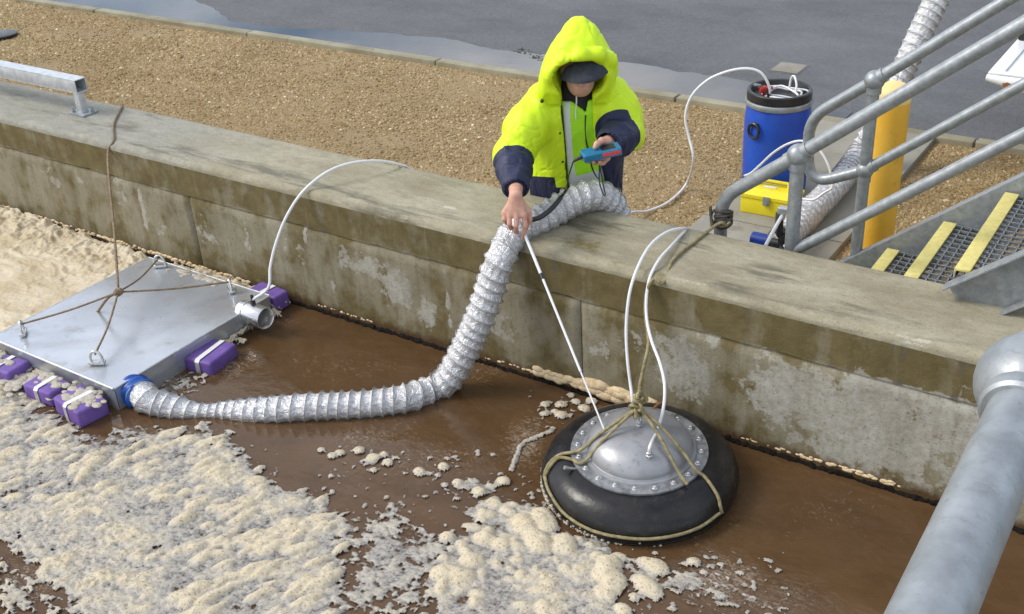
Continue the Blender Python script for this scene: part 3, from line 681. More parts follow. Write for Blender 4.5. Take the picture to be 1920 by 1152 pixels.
mk('folded_rim', seam, 'galv_bright', t)
LUG = [PZ(*p, BT+.005) for p in ((44, 625), (183, 682), (433, 545), (301, 500))]
for p in LUG:
    m = MB()
    d = np.array([cx, cy, BT])-p; d[2] = 0; d /= np.linalg.norm(d); s_ = np.array([-d[1], d[0], 0])
    m.tube([p-s_*.026+[0, 0, -.004], p-s_*.028+[0, 0, .03], p-s_*.016+[0, 0, .058], p+[0, 0, .066], p+s_*.016+[0, 0, .058], p+s_*.028+[0, 0, .03], p+s_*.026+[0, 0, -.004]], .0065, 10, .006)
    lg = mk('lifting_ring', m.mesh(60), 'stainless', t)
    mk('saddle', MB().box(p+[0, 0, .006], (.030, .075, .014), rot=np.stack([d, s_, [0, 0, 1]], 1), bev=.004), 'stainless', lg)
# outlet spigot
oc = np.array([BX1, -.315, -.105]); m = MB()
m.lathe([(.056, -.03), (.056, .130), (.054, .132), (.052, .130), (.052, -.02)], oc, 40, (1, -.03, 0))
sp = mk('outlet_spigot', m.mesh(50), 'stainless', t)
mk('collar', MB().lathe([(.056, 0), (.060, 0), (.060, .005), (.056, .005)], oc+[.004, 0, 0], 40, (1, -.03, 0)).mesh(40), 'galv_bright', sp)
fit = oc+np.array([.055, 0, .054])
m = MB(); m.cyl(fit, fit+[0, 0, .022], .013, 6); m.cyl(fit+[0, 0, .022], fit+[0, 0, .055], .008, 12); mk('hose_barb', m, 'black_plastic', sp)
# inlet with blue tape
ic = np.array([BX1, -1.035, -.150]); m = MB()
idir = np.array([.93, -.20, 0]); idir /= np.linalg.norm(idir)
m.tube([ic-idir*.02, ic+idir*.075], .070, 36, .005, rf=lambda s, a, p: .071+.004*np.sin(s*180+a)+.003*np.sin(a*5+s*60))
mk('taped_inlet', m.mesh(60), 'blue_tape', t)
# purple float blocks
def floatblk(c, size, rz, label, straps=1):
    f = thing('foam_float', label, 'float', (c[0], c[1], WATER), 'purple foam floats')
    R = np.array(Matrix.Rotation(rz, 3, 'Z')); bm = MB().box(c, size, rot=R, bev=.014, seg=3)
    mk('foam_block', bm.mesh(60), 'purple_foam', f)
    m = MB(); L_ = size[1]/2+.004; h = size[2]/2+.0035
    path = np.array([[0, -L_, -h], [0, -L_, h-.012], [0, -L_+.012, h], [0, L_-.012, h], [0, L_, h-.012], [0, L_, -h]])@R.T+c
    w_ = np.array([.013, 0, 0])@R.T
    m.strip(path-w_, path+w_, .002, up=(0, 0, 1)); mk('strap', m.mesh(40), 'strap_white', f)
fl = -.163
floatblk(np.array([-3.835, -.635, fl-.012]), (.155, .20, .075), math.radians(8)+math.pi/2*0, 'purple foam float with white strap, on the open water side of the box')
floatblk(np.array([-4.03, -1.235, fl]), (.215, .145, .085), math.radians(-7), 'purple foam float beside the blue taped inlet, a blob of foam near it')
floatblk(np.array([-4.285, -1.225, fl]), (.19, .12, .075), math.radians(3), 'middle purple foam float of the three along the front of the box')
floatblk(np.array([-4.62, -1.215, fl]), (.20, .13, .08), math.radians(5), 'purple foam float at the left edge of the picture')
floatblk(np.array([-3.99, -.085, fl+.01]), (.20, .10, .09), math.radians(-4), 'purple foam float wedged between box and concrete wall')
# froth caught on the front floats
mb = MB()
for c_, n_, sx, sy in (((-4.02, -1.215, fl+.045), 46, .05, .028), ((-4.27, -1.20, fl+.04), 30, .045, .022), ((-4.155, -1.20, fl+.01), 30, .03, .04), ((-4.47, -1.22, fl), 60, .06, .05), ((-4.7, -1.2, fl+.045), 20, .04, .02), ((-4.35, -.19, BT+.003), 26, .10, .012)):
    for _ in range(n_):
        r = random.uniform(.010, .022); mb.ball((c_[0]+random.gauss(0, sx), c_[1]+random.gauss(0, sy), c_[2]-.002+random.uniform(-.004, .0)), r, 10, (1.5, 1.1, .30))
kind(mk('froth', mb.mesh(180, dict(thick=np.full(sum(len(x) for x in mb.v), .25))), 'foam'), 'stuff', 'clots of froth caught on the floats')

# sling ropes
def rope_rf(r, strands=3, lay=.030):
    return lambda s, a, p: r*(1+.16*np.abs(np.cos(1.5*(a-2*np.pi*s/lay))))-.08*r
KN = PY(222, 548, -.68)
sl_ = thing('sling_rope', 'thin brown rope sling knotted above the metal box and led over the wall', 'rope', KN)
up_e = PY(199, 268, -.012)
path = [KN, KN+(up_e-KN)*.4+[.004, 0, -.01], KN+(up_e-KN)*.8, [up_e[0], -.009, .43], [up_e[0]+.01, .03, WT+.006], PZ(213, 233, WT+.008), PZ(229, 200, WT+.008), [PZ(231, 196, WT)[0], WY1+.008, WT-.02], [PZ(231, 196, WT)[0]+.02, WY1+.012, .2], [PZ(231, 196, WT)[0]+.03, WY1+.016, -.02]]
mk('hoist_line', MB().tube(path, .0062, 9, .008, rf=rope_rf(.0065)).mesh(180), 'rope_brown', sl_)
for i, p in enumerate(LUG):
    q_ = p+np.array([0, 0, .05]); mid_ = (KN+q_)/2+[0, 0, -.01*(1+i % 2)]
    mk('sling_leg', MB().tube([KN, mid_, q_], .0048, 8, .008, rf=rope_rf(.005)).mesh(180), 'rope_brown', sl_)
m = MB()
for k in range(5):
    a = np.linspace(0, 2*np.pi, 10); ax = RNG.normal(size=3); ax /= np.linalg.norm(ax); u = np.cross(ax, [0, 0, 1]); u /= np.linalg.norm(u); w_ = np.cross(ax, u)
    m.tube(KN+np.outer(np.cos(a), u)*.020+np.outer(np.sin(a), w_)*.016, .007, 8, .006)
m.tube([KN, KN+[-.05, -.03, -.03], PY(183, 585, -.70)], .007, 8, .008)
mk('knot', m.mesh(180), 'rope_brown', sl_)

# ================================================================== FOIL DUCTS
def duct(name, label, pts, r, wet=None, squeeze=None, pitch=.050, seed=3, parent=None, sag=.007):
    p = curve(pts, .0058); N = len(p); nt_ = 54
    def rf(s, a, pp):
        s0 = s; s = s+.011*np.sin(s*9+seed)+.006*np.sin(s*23+1.3*seed)
        s2 = s+pitch*a/(2*np.pi); ph = (s2/pitch) % 1.0; d = np.minimum(ph, 1-ph)*pitch
        conc = np.sin(np.pi*ph)**.65
        cell = np.floor(s2/pitch)
        u = np.stack([np.broadcast_to(s2*1.0, (len(s), nt_)), np.broadcast_to(np.cos(a)*r, (len(s), nt_)), np.broadcast_to(np.sin(a)*r, (len(s), nt_))], -1)
        k = noise(u, 48, seed, 3, .65)-.5; k2 = noise(u*np.array([.6, 1, 1]), 24, seed+5, 2)-.5
        dia = np.abs(((a*r/.030+cell*.5) % 1.0)-.5)*2        # diamond creases between the wire turns
        out = r-conc*(sag*.85+sag*1.15*(k+.5)*1.0+.0035*dia)+conc*k2*.006+np.exp(-(d/.0026)**2)*.0030
        out = out*(1+.05*(noise(u*np.array([.35, .6, .6]), 12, seed+9, 2)-.5)*2)
        if squeeze is not None: out = out*squeeze(s0/s0[-1])
        return out
    m = MB(); m.tube(p, r, nt_, rf=rf, spline=False, caps=True)
    V_ = np.concatenate(m.v); wv = np.zeros(len(V_)) if wet is None else wet(V_)
    return mk(name, m.mesh(180, dict(wet=wv)), 'foil', parent)
DR = .071
i0 = ic+idir*.06
def W_(x, y, z): return PZ(x, y, z)
zw = WATER+.035
dp = [i0, i0+idir*.06+[0, 0, -.004], W_(300, 758, zw-.005), W_(360, 772, zw-.03), W_(430, 774, zw-.035), W_(510, 770, zw-.01), W_(590, 764, zw), W_(680, 759, zw), W_(760, 748, zw+.005)]
p1 = PY(845, 705, -.275); p2 = PY(893, 612, -.19); p3 = PY(918, 545, -.135); p4 = PY(940, 482, -.085)
dp += [PY(808, 732, -.335), p1, p2, p3, p4, PY(966, 436, .03), PY(1010, 414, .15), PY(1055, 388, .27), PY(1093, 370, .37), PY(1122, 366, .46), PY(1147, 385, .545), PY(1158, 420, .585), PY(1165, 470, .62), [-2.2, .66, .09], [-2.0, .66, .075]]
hose = thing('foil_duct', 'crinkled silver foil duct from the floating box up over the wall', 'duct', (-2.9, -.3, WATER))
sq = lambda t: 1-.30*np.exp(-((t-.095)/.028)**2)-.10*np.exp(-((t-.13)/.05)**2)
duct('duct_sleeve', '', dp, DR, wet=lambda V_: np.clip((WATER+.035-V_[:, 2])/.03, 0, 1)*.8, squeeze=sq, parent=hose)
def wire(path_, r, pitch=.050, seed=3, wr=.0021, squeeze=None, name='wire_helix', par=None):
    p = curve(path_, .0058); T = np.gradient(p, axis=0); T /= np.linalg.norm(T, axis=1)[:, None]
    N_ = np.zeros_like(p); u = np.cross(T[0], [0.13, .31, 1]); N_[0] = u/np.linalg.norm(u)
    for i in range(1, len(p)):
        u = N_[i-1]-T[i]*(N_[i-1]@T[i]); N_[i] = u/np.linalg.norm(u)
    B_ = np.cross(T, N_); s = np.concatenate([[0], np.cumsum(np.linalg.norm(np.diff(p, axis=0), axis=1))])
    turns = s[-1]/pitch; tt = np.linspace(0, 1, int(turns*20)); ss = tt*s[-1]; s3 = ss+.011*np.sin(ss*9+seed)+.006*np.sin(ss*23+1.3*seed); a = -2*np.pi*s3/pitch
    I = lambda A: np.stack([np.interp(ss, s, A[:, k]) for k in range(3)], 1)
    rr = (r+.0012)*(squeeze(tt) if squeeze else 1)
    h = I(p)+(np.cos(a)[:, None]*I(N_)+np.sin(a)[:, None]*I(B_))*np.reshape(rr, (-1, 1) if np.ndim(rr) else (1, 1))
    return mk(name, MB().tube(h, wr, 6, spline=False).mesh(180), 'duct_wire', par)
wire(dp, DR, squeeze=sq, par=hose)
# second duct, from the sampling pump up to the truck
hose2 = thing('foil_duct', 'silver foil duct lying on the path behind the handrail, rising toward the road', 'duct', (-1.8, 1.5, 0))
zg = .085
ep = [PZ(1466, 452, .10), PZ(1490, 428, .09), PZ(1530, 388, zg), PZ(1575, 340, zg), PZ(1612, 290, .10)]
def PD(x, y, d): r_ = ray(x, y); return CAM+r_*(d/F_PX)
ep += [PD(1648, 225, 6.30), PD(1685, 150, 6.28), PD(1718, 78, 6.25), PD(1752, 5, 6.22), PD(1790, -75, 6.2), PD(1850, -150, 6.2), PD(1930, -190, 6.2)]
duct('duct_sleeve', '', ep, .072, pitch=.048, seed=11, parent=hose2, sag=.005)
wire(ep, .072, .048, 11, .0019, par=hose2)

# ================================================================== FLOATING DOME
DC = np.array([-1.640, -.430, -.155]); TR, Tr = .262, .118
dome = thing('sampling_dome', 'grey metal dome bolted on a black rubber inner tube floating by the wall', 'dome float', (DC[0], DC[1], WATER))
tilt = Vector((.02, -.045, 1)).normalized(); RT = np.array(Vector((0, 0, 1)).rotation_difference(tilt).to_matrix())
def D_(x, y, z): return DC+RT@np.array([x, y, z])
m = MB(); an = np.linspace(0, 2*np.pi, 37)
pr = []
for a in np.linspace(0, 2*np.pi, 40, endpoint=False): pr.append((TR+Tr*1.02*math.cos(a), Tr*.93*math.sin(a)))
m.lathe(pr, DC, 96, tilt, close=True)
mk('inner_tube', m.mesh(180), 'rubber', dome)
FZ = .119; FR = .262; DRd = .208
m = MB(); m.lathe([(DRd-.01, FZ-.010), (FR, FZ-.012), (FR+.003, FZ-.006), (FR+.001, FZ), (FR-.006, FZ+.0015), (DRd+.004, FZ+.0015), (DRd-.01, FZ)], DC, 96, tilt, close=True)
fl_ = mk('flange_ring', m.mesh(50), 'flange_metal', dome)
bolt_me = None
for k in range(20):
    a = 2*np.pi*(k+.35)/20; p = D_(.237*math.cos(a), .237*math.sin(a), FZ+.0015)
    if bolt_me is None:
        b_ = MB(); b_.lathe([(.0125, 0), (.0125, .002), (.0085, .0025), (.0085, .006), (.0075, .009), (.004, .0108), (0, .0112)], (0, 0, 0), 14); bolt_me = b_.mesh(40)
    o = mk('dome_nut', bolt_me, 'stainless', fl_); o.location = tuple(p); o.rotation_euler = tilt.to_track_quat('Z', 'Y').to_euler()
m = MB(); prof_ = [(DRd, FZ-.004), (DRd, FZ+.004), (DRd-.004, FZ+.010)]
for t_ in np.linspace(0, 1, 26): a = t_*np.pi/2; prof_.append(((DRd-.006)*math.cos(a)**.95, FZ+.012+.098*math.sin(a)**1.02))
prof_[-1] = (0, FZ+.110)
m.lathe(prof_, DC, 80, tilt); mk('dome_shell', m.mesh(40), 'dome_metal', dome)
m = MB(); m.lathe([(DRd-.002, FZ+.0016), (DRd+.012, FZ+.0016), (DRd+.010, FZ+.007), (DRd-.002, FZ+.009)], DC, 80, tilt, close=True); mk('gasket', m.mesh(40), 'dome_metal', dome)
def dome_pt(x, y): rr = min(math.hypot(x, y)/(DRd-.006), 1); return D_(x, y, FZ+.012+.098*math.sqrt(1-rr**2))
def on_dome(px_, py_):
    best = None
    for x in np.linspace(-.23, .23, 93):
        for y in np.linspace(-.23, .23, 93):
            if x*x+y*y > .05: continue
            p = dome_pt(x, y); u, w_ = proj(p); d = (u-px_)**2+(w_-py_)**2
            if best is None or d < best[0]: best = (d, p)
    return best[1]
eye = D_(0, 0, FZ+.108)
def gland(p, s=1):
    m = MB(); m.cyl(p-[0, 0, .006], p+[0, 0, .010*s], .0155*s, 6, bev=.002); m.cyl(p+[0, 0, .010*s], p+[0, 0, .022*s], .011*s, 14, bev=.002); return m
m = gland(eye); o = mk('eye_bolt_nut', m, 'stainless', dome)
m = MB(); a = np.linspace(0, 2*np.pi, 15); m.tube(eye+np.array([0, 0, .043])+np.outer(np.cos(a), [.8, -.6, 0])*.017+np.outer(np.sin(a), [0, 0, 1])*.021, .0048, 10, .004); mk('eye_bolt', m.mesh(180), 'stainless', dome)
g2 = on_dome(1217, 855); mk('tube_gland', gland(g2, .95), 'stainless', dome)
g3 = on_dome(1187, 777); mk('tube_gland', gland(g3, .9), 'black_plastic', dome)
m = MB(); m.cyl(g3+[0, 0, .015], g3+[0, 0, .055], .008, 10); m.cyl(g3+[0, 0, .028], g3+[0, 0, .04], .011, 6); mk('hose_barb', m, 'stainless', dome)

m = MB(); va = D_(.262*math.cos(-2.2), .262*math.sin(-2.2), .105); vb = D_(.300*math.cos(-2.2), .300*math.sin(-2.2), .125)
m.cyl(va, vb, .006, 10); m.cyl(vb, vb+(vb-va)*.3, .008, 8); mk('valve_stem', m, 'stainless', dome)
m = MB()
for rr_, zz_ in ((TR+Tr*1.015, .012), (TR+Tr*.99, -.022)): m.lathe([(rr_+.0022*math.cos(a), zz_+.0022*math.sin(a)) for a in np.linspace(0, 6.28, 8, endpoint=False)], DC, 96, tilt, close=True)
mk('mould_seam', m.mesh(180), 'rubber', dome)
mb = MB()
for _ in range(420):
    a = random.gauss(-2.35, .55); ph = random.gauss(-.30, .12); p = D_((TR+Tr*1.03*math.cos(ph))*math.cos(a), (TR+Tr*1.03*math.cos(ph))*math.sin(a), Tr*.93*math.sin(ph)); r = random.uniform(.002, .007); mb.ball(p, r, 6, (1.4, 1.4, .8))
kind(mk('tube_scum', mb.mesh(180, dict(thick=np.full(sum(len(x) for x in mb.v), .3))), 'foam', dome), 'stuff')

# ropes of the dome
mr = thing('mooring_rope', 'twisted olive rope tied to the dome float and led over the wall to the handrail', 'rope', eye)
KT = eye+np.array([-.002, .0, .085])
def TP(ang, phi, off=.006):
    """point on the inner tube: bearing, and angle round the tube section"""
    rr = TR+(Tr*1.02+off)*math.cos(phi); return D_(rr*math.cos(ang), rr*math.sin(ang), (Tr*.93+off)*math.sin(phi))
def tube_near(px_, py_):
    best = None
    for a in np.linspace(0, 2*np.pi, 240, endpoint=False):
        for ph in np.linspace(-.5, 2.6, 60):
            p = TP(a, ph); nrm = RT@np.array([math.cos(ph)*math.cos(a), math.cos(ph)*math.sin(a), math.sin(ph)])
            if nrm@(CAM-p) < 0: continue
            u, w_ = proj(p); d = (u-px_)**2+(w_-py_)**2
            if best is None or d < best[0]: best = (d, p)
    return best[1]
def lifted(x, y, z): return PZ(x, y, z)
zf = DC[2]+FZ
def taut(e, lift=.006): return [KT, KT*.66+e*.34+[0, 0, lift], KT*.33+e*.67+[0, 0, lift*1.2], e]
L1 = taut(lifted(1088, 844, zf+.020))+[tube_near(1050, 853), tube_near(1030, 868), tube_near(1021, 890), tube_near(1024, 905)]
L2 = taut(lifted(1100, 862, zf+.012), .010)+[lifted(1086, 869, zf+.004), tube_near(1072, 862), tube_near(1048, 860), tube_near(1030, 875), tube_near(1021, 893)]
R1 = taut(on_dome(1256, 862)+[.004, -.006, .016], .012)+[lifted(1277, 893, zf+.010), lifted(1289, 909, zf-.006)]
R2 = taut(on_dome(1282, 856)+[.006, -.004, .016], .012)+[lifted(1305, 882, zf+.010), tube_near(1320, 892), tube_near(1336, 912), tube_near(1346, 932), tube_near(1351, 950), tube_near(1352, 961)]
for k, pth in enumerate((L1, L2, R1, R2)):
    mk('lashing', MB().tube(pth, .0062, 10, .006, rf=rope_rf(.0064, lay=.024)).mesh(180), 'rope_olive', mr)
# lashing under the left side
mk('lashing', MB().tube([tube_near(x, y) for x, y in ((1021, 893), (1026, 914), (1040, 942), (1062, 967), (1095, 989), (1140, 1004), (1200, 1011), (1260, 1006), (1310, 989), (1350, 962))], .0062, 10, .006, rf=rope_rf(.006, lay=.024)).mesh(180), 'rope_olive', mr)
m = MB()
for k in range(7):
    a = np.linspace(0, 2*np.pi, 10); ax = RNG.normal(size=3); ax[2] *= .5; ax /= np.linalg.norm(ax); u = np.cross(ax, [0, 0, 1]); u /= np.linalg.norm(u); w_ = np.cross(ax, u)
    m.tube(KT+[random.uniform(-.012, .012), random.uniform(-.01, .01), -.03+.018*k*.8]+np.outer(np.cos(a), u)*.021+np.outer(np.sin(a), w_)*.017, .0066, 9, .005, rf=rope_rf(.0068, lay=.02))
mk('knot', m.mesh(180), 'rope_olive', mr)
ed = PY(1252, 502, .0)
up = [KT+[0, 0, .03], PY(1200, 722, -.26), PY(1208, 685, -.20), PY(1216, 640, -.13), PY(1210, 590, -.07), PY(1212, 550, -.035), PY(1226, 523, -.016), [PY(1243, 505, -.008)[0], -.006, .45], PZ(1262, 487, WT+.009), PZ(1300, 455, WT+.009), PZ(1335, 428, WT+.012), PY(1352, 418, .50), PY(1362, 424, .53)]
mk('mooring_line', MB().tube(up, .0068, 10, .006, rf=rope_rf(.007, lay=.028)).mesh(180), 'rope_olive', mr)
m = MB(); m.tube([tube_near(1222, 772), tube_near(1235, 762)+[0, 0, .01], PZ(1247, 755, -.02)], .006, 8, .006); mk('rusty_wire', m.mesh(180), 'rust', mr)
m = MB()
for k in range(4):
    x, y = ((1262, 785), (1275, 792), (1298, 812), (1270, 790))[k]; p = tube_near(x, y)
    m.tube([p, p+[random.uniform(-.02, .02), random.uniform(-.02, .02), .015], p+[random.uniform(-.03, .05), random.uniform(-.03, .02), .004]], .003, 6, .006)
kind(tag(mk('weed_strand', m.mesh(180), 'weed'), 'shreds of green weed lying on the rubber tube', 'weed'), 'stuff')

# white sample tubes
def ptube(name, label, pts, r=.0065, mat='tubing'):
    p = np.array(pts, float); o = thing(name, label, 'tube', p[0])
    mk('plastic_tube', MB().tube(p, r, 12, .012).mesh(180), mat, o); return o
be = PZ(1291, 429, WT+.02)
ptube('sample_tube', 'left of two white plastic tubes rising from the dome over the wall', [g3+[0, 0, .04], PY(1184, 735, -.25), PY(1177, 680, -.20), PY(1174, 620, -.15), PY(1178, 565, -.10), PY(1187, 525, -.045), PY(1204, 484, .04), PY(1224, 455, .15), PY(1250, 436, .27), PY(1275, 429, .37), PY(1290, 430, .455), PY(1297, 445, .49), [PY(1300, 445, .49)[0]+.02, .50, .25], [PY(1300, 445, .49)[0]+.06, .53, .0]])
ptube('sample_tube', 'right of two white plastic tubes, rising from the front of the dome', [g2+[0, 0, .015], g2+[0, 0, .05]+np.array([.003, .004, 0]), PY(1232, 808, -.42), PY(1244, 765, -.36), PY(1246, 720, -.30), PY(1237, 680, -.24), PY(1222, 640, -.17), PY(1213, 600, -.10), PY(1212, 560, -.05), PY(1219, 520, .0), PY(1236, 487, .09), PY(1258, 462, .23), PY(1278, 440, .37), PY(1289, 431, .46), PY(1294, 440, .49), [PY(1296, 445, .49)[0]+.05, .50, .25], [PY(1296, 445, .49)[0]+.1, .55, .0]])
ptube('sample_tube', 'white plastic tube arching from the metal spigot up onto the wall', [fit+[0, 0, .03], PY(503, 540, -.285), PY(507, 500, -.24), PY(518, 455, -.18), PY(538, 405, -.10), PY(568, 360, -.01), PY(610, 325, .10), PY(655, 307, .22), PY(705, 302, .34), PY(745, 308, .44), PY(768, 317, .50), PY(785, 335, .53), [PY(785, 335, .53)[0]+.05, .55, .15], [PY(785, 335, .53)[0]+.1, .58, .0]], .0075)
BAR = np.array([-2.115, 2.06, 0.])
ptube('sample_tube', 'white plastic tube looping from behind the worker to the blue barrel', [PZ(1140, 412, .30)+[-.0, 0, -.1], PZ(1175, 402, GRAV+.08), PZ(1215, 396, GRAV+.02), PZ(1255, 378, GRAV+.02), PZ(1287, 345, GRAV+.04), PY(1300, 300, 1.75), PY(1292, 258, 1.78), PY(1285, 220, 1.8), PY(1296, 182, 1.83), PY(1325, 152, 1.87), PY(1362, 135, 1.90), PY(1400, 129, 1.93), PY(1428, 138, 1.95), PY(1443, 165, 1.96), PY(1441, 180, 1.965)], .0075)
ptube('sample_tube', 'white plastic tube crossing the front of the blue barrel toward the duct', [PY(1396, 330, 1.74), PY(1408, 325, 1.72), PY(1425, 310, 1.71), PY(1450, 287, 1.70), PY(1478, 270, 1.68), PY(1505, 265, 1.66), PY(1532, 278, 1.64), PY(1550, 303, 1.62), PY(1559, 332, 1.60), PY(1560, 352, 1.58), PY(1545, 362, 1.56), PY(1525, 375, 1.54), PY(1500, 373, 1.55), PY(1482, 380, 1.56)], .0065)

# ================================================================== BARREL, TOOL BOX, PUMP
bar = thing('barrel', 'blue plastic drum with black lid and clamp ring standing on the path', 'barrel', BAR)
rb = .178; Hb = .545
prof_ = [(rb*.90, .0), (rb*.97, .008), (rb*.985, .03), (rb*.99, .08), (rb*1.005, .2), (rb*1.01, .32), (rb*1.0, .42), (rb*.975, .47), (rb*.94, .50), (rb*.93, .52)]
mk('drum_body', MB().lathe(prof_, BAR, 64).mesh(40), 'blue_plastic', bar)
mk('clamp_ring', MB().lathe([(rb*.93, .498), (rb*1.0, .498), (rb*1.02, .506), (rb*1.02, .522), (rb*1.0, .528), (rb*.93, .528)], BAR, 64, close=True).mesh(40), 'galv', bar)
lid = mk('drum_lid', MB().lathe([(0, .545), (rb*.80, .543), (rb*.83, .560), (rb*.86, .575), (rb*.93, .578), (rb*.97, .572), (rb*.975, .532), (rb*.9, .530)], BAR, 64).mesh(40), 'black_plastic', bar)
m = MB()
for rr in (.085, .125): m.tube([BAR+[.035+rr*math.cos(a), rr*.85*math.sin(a), .556+.006*math.sin(3*a)] for a in np.linspace(0, 6.0, 22)], .0055, 8, .01)
m.tube([BAR+[-.06, -.02, .57], BAR+[0, .02, .585], BAR+[.08, -.01, .575], BAR+[.12, -.03, .562]], .006, 8, .01)
m.tube([BAR+[.03, .06, .56], BAR+[.035, .07, .62], BAR+[.06, .05, .635], BAR+[.085, .02, .60], BAR+[.09, .0, .56]], .006, 8, .01)
mk('coiled_tube', m.mesh(180), 'tubing', lid)
vp = BAR+np.array([-.058, -.075, .575])
m = MB(); m.box(vp+[0, 0, .01], (.05, .03, .03), rot=Matrix.Rotation(.7, 3, 'Z'), bev=.005); m.cyl(vp+[-.03, -.01, .02], vp+[.04, .02, .02], .01, 10); m.cyl(vp+[0, 0, -.03], vp+[0, 0, .03], .009, 10); mk('valve', m, 'red_plastic', lid)
mk('valve_stem', MB().cyl(PY(1441, 190, 1.965), PY(1442, 166, 1.965), .010, 10), 'black_plastic', lid)
mk('valve_lever', MB().box(vp+[-.035, -.015, .035], (.04, .015, .012), bev=.003), 'galv', lid)
hd = BAR+np.array([.831, .556, 0])*-.143+np.array([.556, -.831, 0])*.106+np.array([0, 0, .385]); m = MB()
dirn = hd-BAR; dirn[2] = 0; dirn /= np.linalg.norm(dirn); side_ = np.array([-dirn[1], dirn[0], 0])
m.tube([hd+side_*.036*math.cos(a)+np.array([0, 0, .040*math.sin(a)])+dirn*(.012) for a in np.linspace(0, 2*np.pi, 16)], .008, 8, .006)
m.box(hd+[0, 0, .032]-dirn*.004, (.03, .045, .022), rot=np.stack([dirn, side_, [0, 0, 1]], 1), bev=.003); mk('drum_handle', m.mesh(40), 'black_plastic', bar)

tb0 = PZ(1387, 397, .006); tb1 = PZ(1472, 412, .006)
ux = np.array([tb1[0]-tb0[0]+.03, tb1[1]-tb0[1]+.0, 0]); ux /= np.linalg.norm(ux); uy = np.array([-ux[1], ux[0], 0]); RB = np.stack([ux, uy, [0, 0, 1]], 1)
TBo = tb0+ux*.145+uy*.085; TBo[2] = .006
box = thing('tool_box', 'yellow plastic tool box with grey latch in front of the blue barrel', 'tool box', TBo)
def TB(x, y, z): return TBo+RB@np.array([x, y, z])
m = MB(); m.box(TB(0, 0, .045), (.29, .165, .09), rot=RB, bev=.006); mk('box_body', m, 'yellow_box', box)
# lid with sloping shoulders
m = MB(); z0, z1 = .091, .134
A_ = [(-.149, -.087, z0), (.149, -.087, z0), (.149, .087, z0), (-.149, .087, z0)]; Bq = [(-.149, -.087, z0+.018), (.149, -.087, z0+.018), (.149, .087, z0+.018), (-.149, .087, z0+.018)]; Cq = [(-.118, -.045, z1), (.118, -.045, z1), (.118, .045, z1), (-.118, .045, z1)]
vv = np.array([TB(*p) for p in A_+Bq+Cq]); ff = [(3, 2, 1, 0), (8, 9, 10, 11)]+[(i, (i+1) % 4, 4+(i+1) % 4, 4+i) for i in range(4)]+[(4+i, 4+(i+1) % 4, 8+(i+1) % 4, 8+i) for i in range(4)]
m.add(vv, ff); ld = mk('box_lid', m.mesh(20), 'yellow_box', box)
m = MB(); m.tube(fillet([TB(-.085, .005, z1-.004), TB(-.085, .02, z1+.024), TB(.085, .02, z1+.024), TB(.085, .005, z1-.004)], .012), .009, 10, spline=False); mk('carry_handle', m.mesh(50), 'yellow_box', ld)
mk('name_plate', MB().box(TB(-.01, -.01, z1+.003), (.07, .022, .004), rot=RB, bev=.001), 'strap_white', ld)
m = MB(); m.box(TB(0, -.092, .088), (.036, .010, .048), rot=RB, bev=.003); m.box(TB(0, -.098, .074), (.020, .006, .018), rot=RB, bev=.002); mk('latch', m, 'galv', box)

pm0 = PZ(1448, 455, .02)
pump = thing('sampling_pump', 'small dark blue and black pump with white pipe behind the wall', 'pump', (pm0[0], pm0[1], .0))
pc = np.array([pm0[0], pm0[1], .075])
fw = ep[1]-ep[0]; fw = np.array([fw[0], fw[1], 0]); fw /= np.linalg.norm(fw); sd = np.array([-fw[1], fw[0], 0])
bl0 = PZ(1410, 447, .075); bl1 = PZ(1447, 455, .075)
m = MB(); m.cyl(bl0, bl1, .036, 28, bev=.004); mk('motor_housing', m, 'blue_dark', pump)
m = MB(); dv = (bl1-bl0)/np.linalg.norm(bl1-bl0); m.cyl(bl1, bl1+dv*.06, .034, 24, bev=.004); m.box(bl1+dv*.07+[0, 0, .01], (.06, .06, .09), bev=.008); m.cyl(bl1+dv*.075+[0, 0, .03], ep[0]+[0, 0, .04], .030, 18); m.box(ep[0]+[-.02, .0, .085], (.03, .06, .11), rot=Matrix.Rotation(.6, 3, 'Z'), bev=.006)
m.lathe([(.034, 0), (.040, .004), (.040, .022), (.034, .026)], bl1+dv*.10+np.array([.0, -.045, -.005]), 22, (0, 0, 1)); mk('pump_body', m, 'black_plastic', pump)
mk('gauge_face', MB().lathe([(0, .0), (.022, 0), (.022, .003), (0, .004)], bl1+dv*.10+np.array([0, -.045, .022]), 20), 'white_paint', pump)
m = MB(); m.tube([PY(1435, 462, .98), PY(1452, 430, 1.08), PY(1467, 404, 1.18)], .009, 10, .01); mk('white_pipe', m.mesh(180), 'tubing', pump)
m = MB(); b0 = PY(1468, 400, 1.19); m.box(b0+[0, 0, .015], (.045, .04, .03), bev=.003); m.cyl(b0-[0, 0, .03], b0+[0, 0, .02], .012, 12); mk('clamp_bracket', m, 'galv_bright', pump)
m = MB(); m.lathe([(.070, 0), (.0765, .002), (.0765, .012), (.070, .014)], ep[0]-fw*.004, 40, fw, close=True); mk('hose_clamp', m.mesh(40), 'stainless', pump)

# ================================================================== BOLLARD, STAIRS, RAILS
BO = np.array([-1.378, 1.565, GRAV])
bo = thing('bollard', 'yellow steel bollard with paler domed cap beside the stairs', 'bollard', BO)
mk('post', MB().lathe([(.0825, -.1), (.0825, .80)], BO, 48).mesh(40), 'yellow_paint', bo)
mk('cap', MB().lathe([(.0835, .80), (.0835, .835), (.080, .852), (.070, .868), (.05, .880), (.025, .886), (0, .888)], BO, 48).mesh(40), 'yellow_cap', bo)

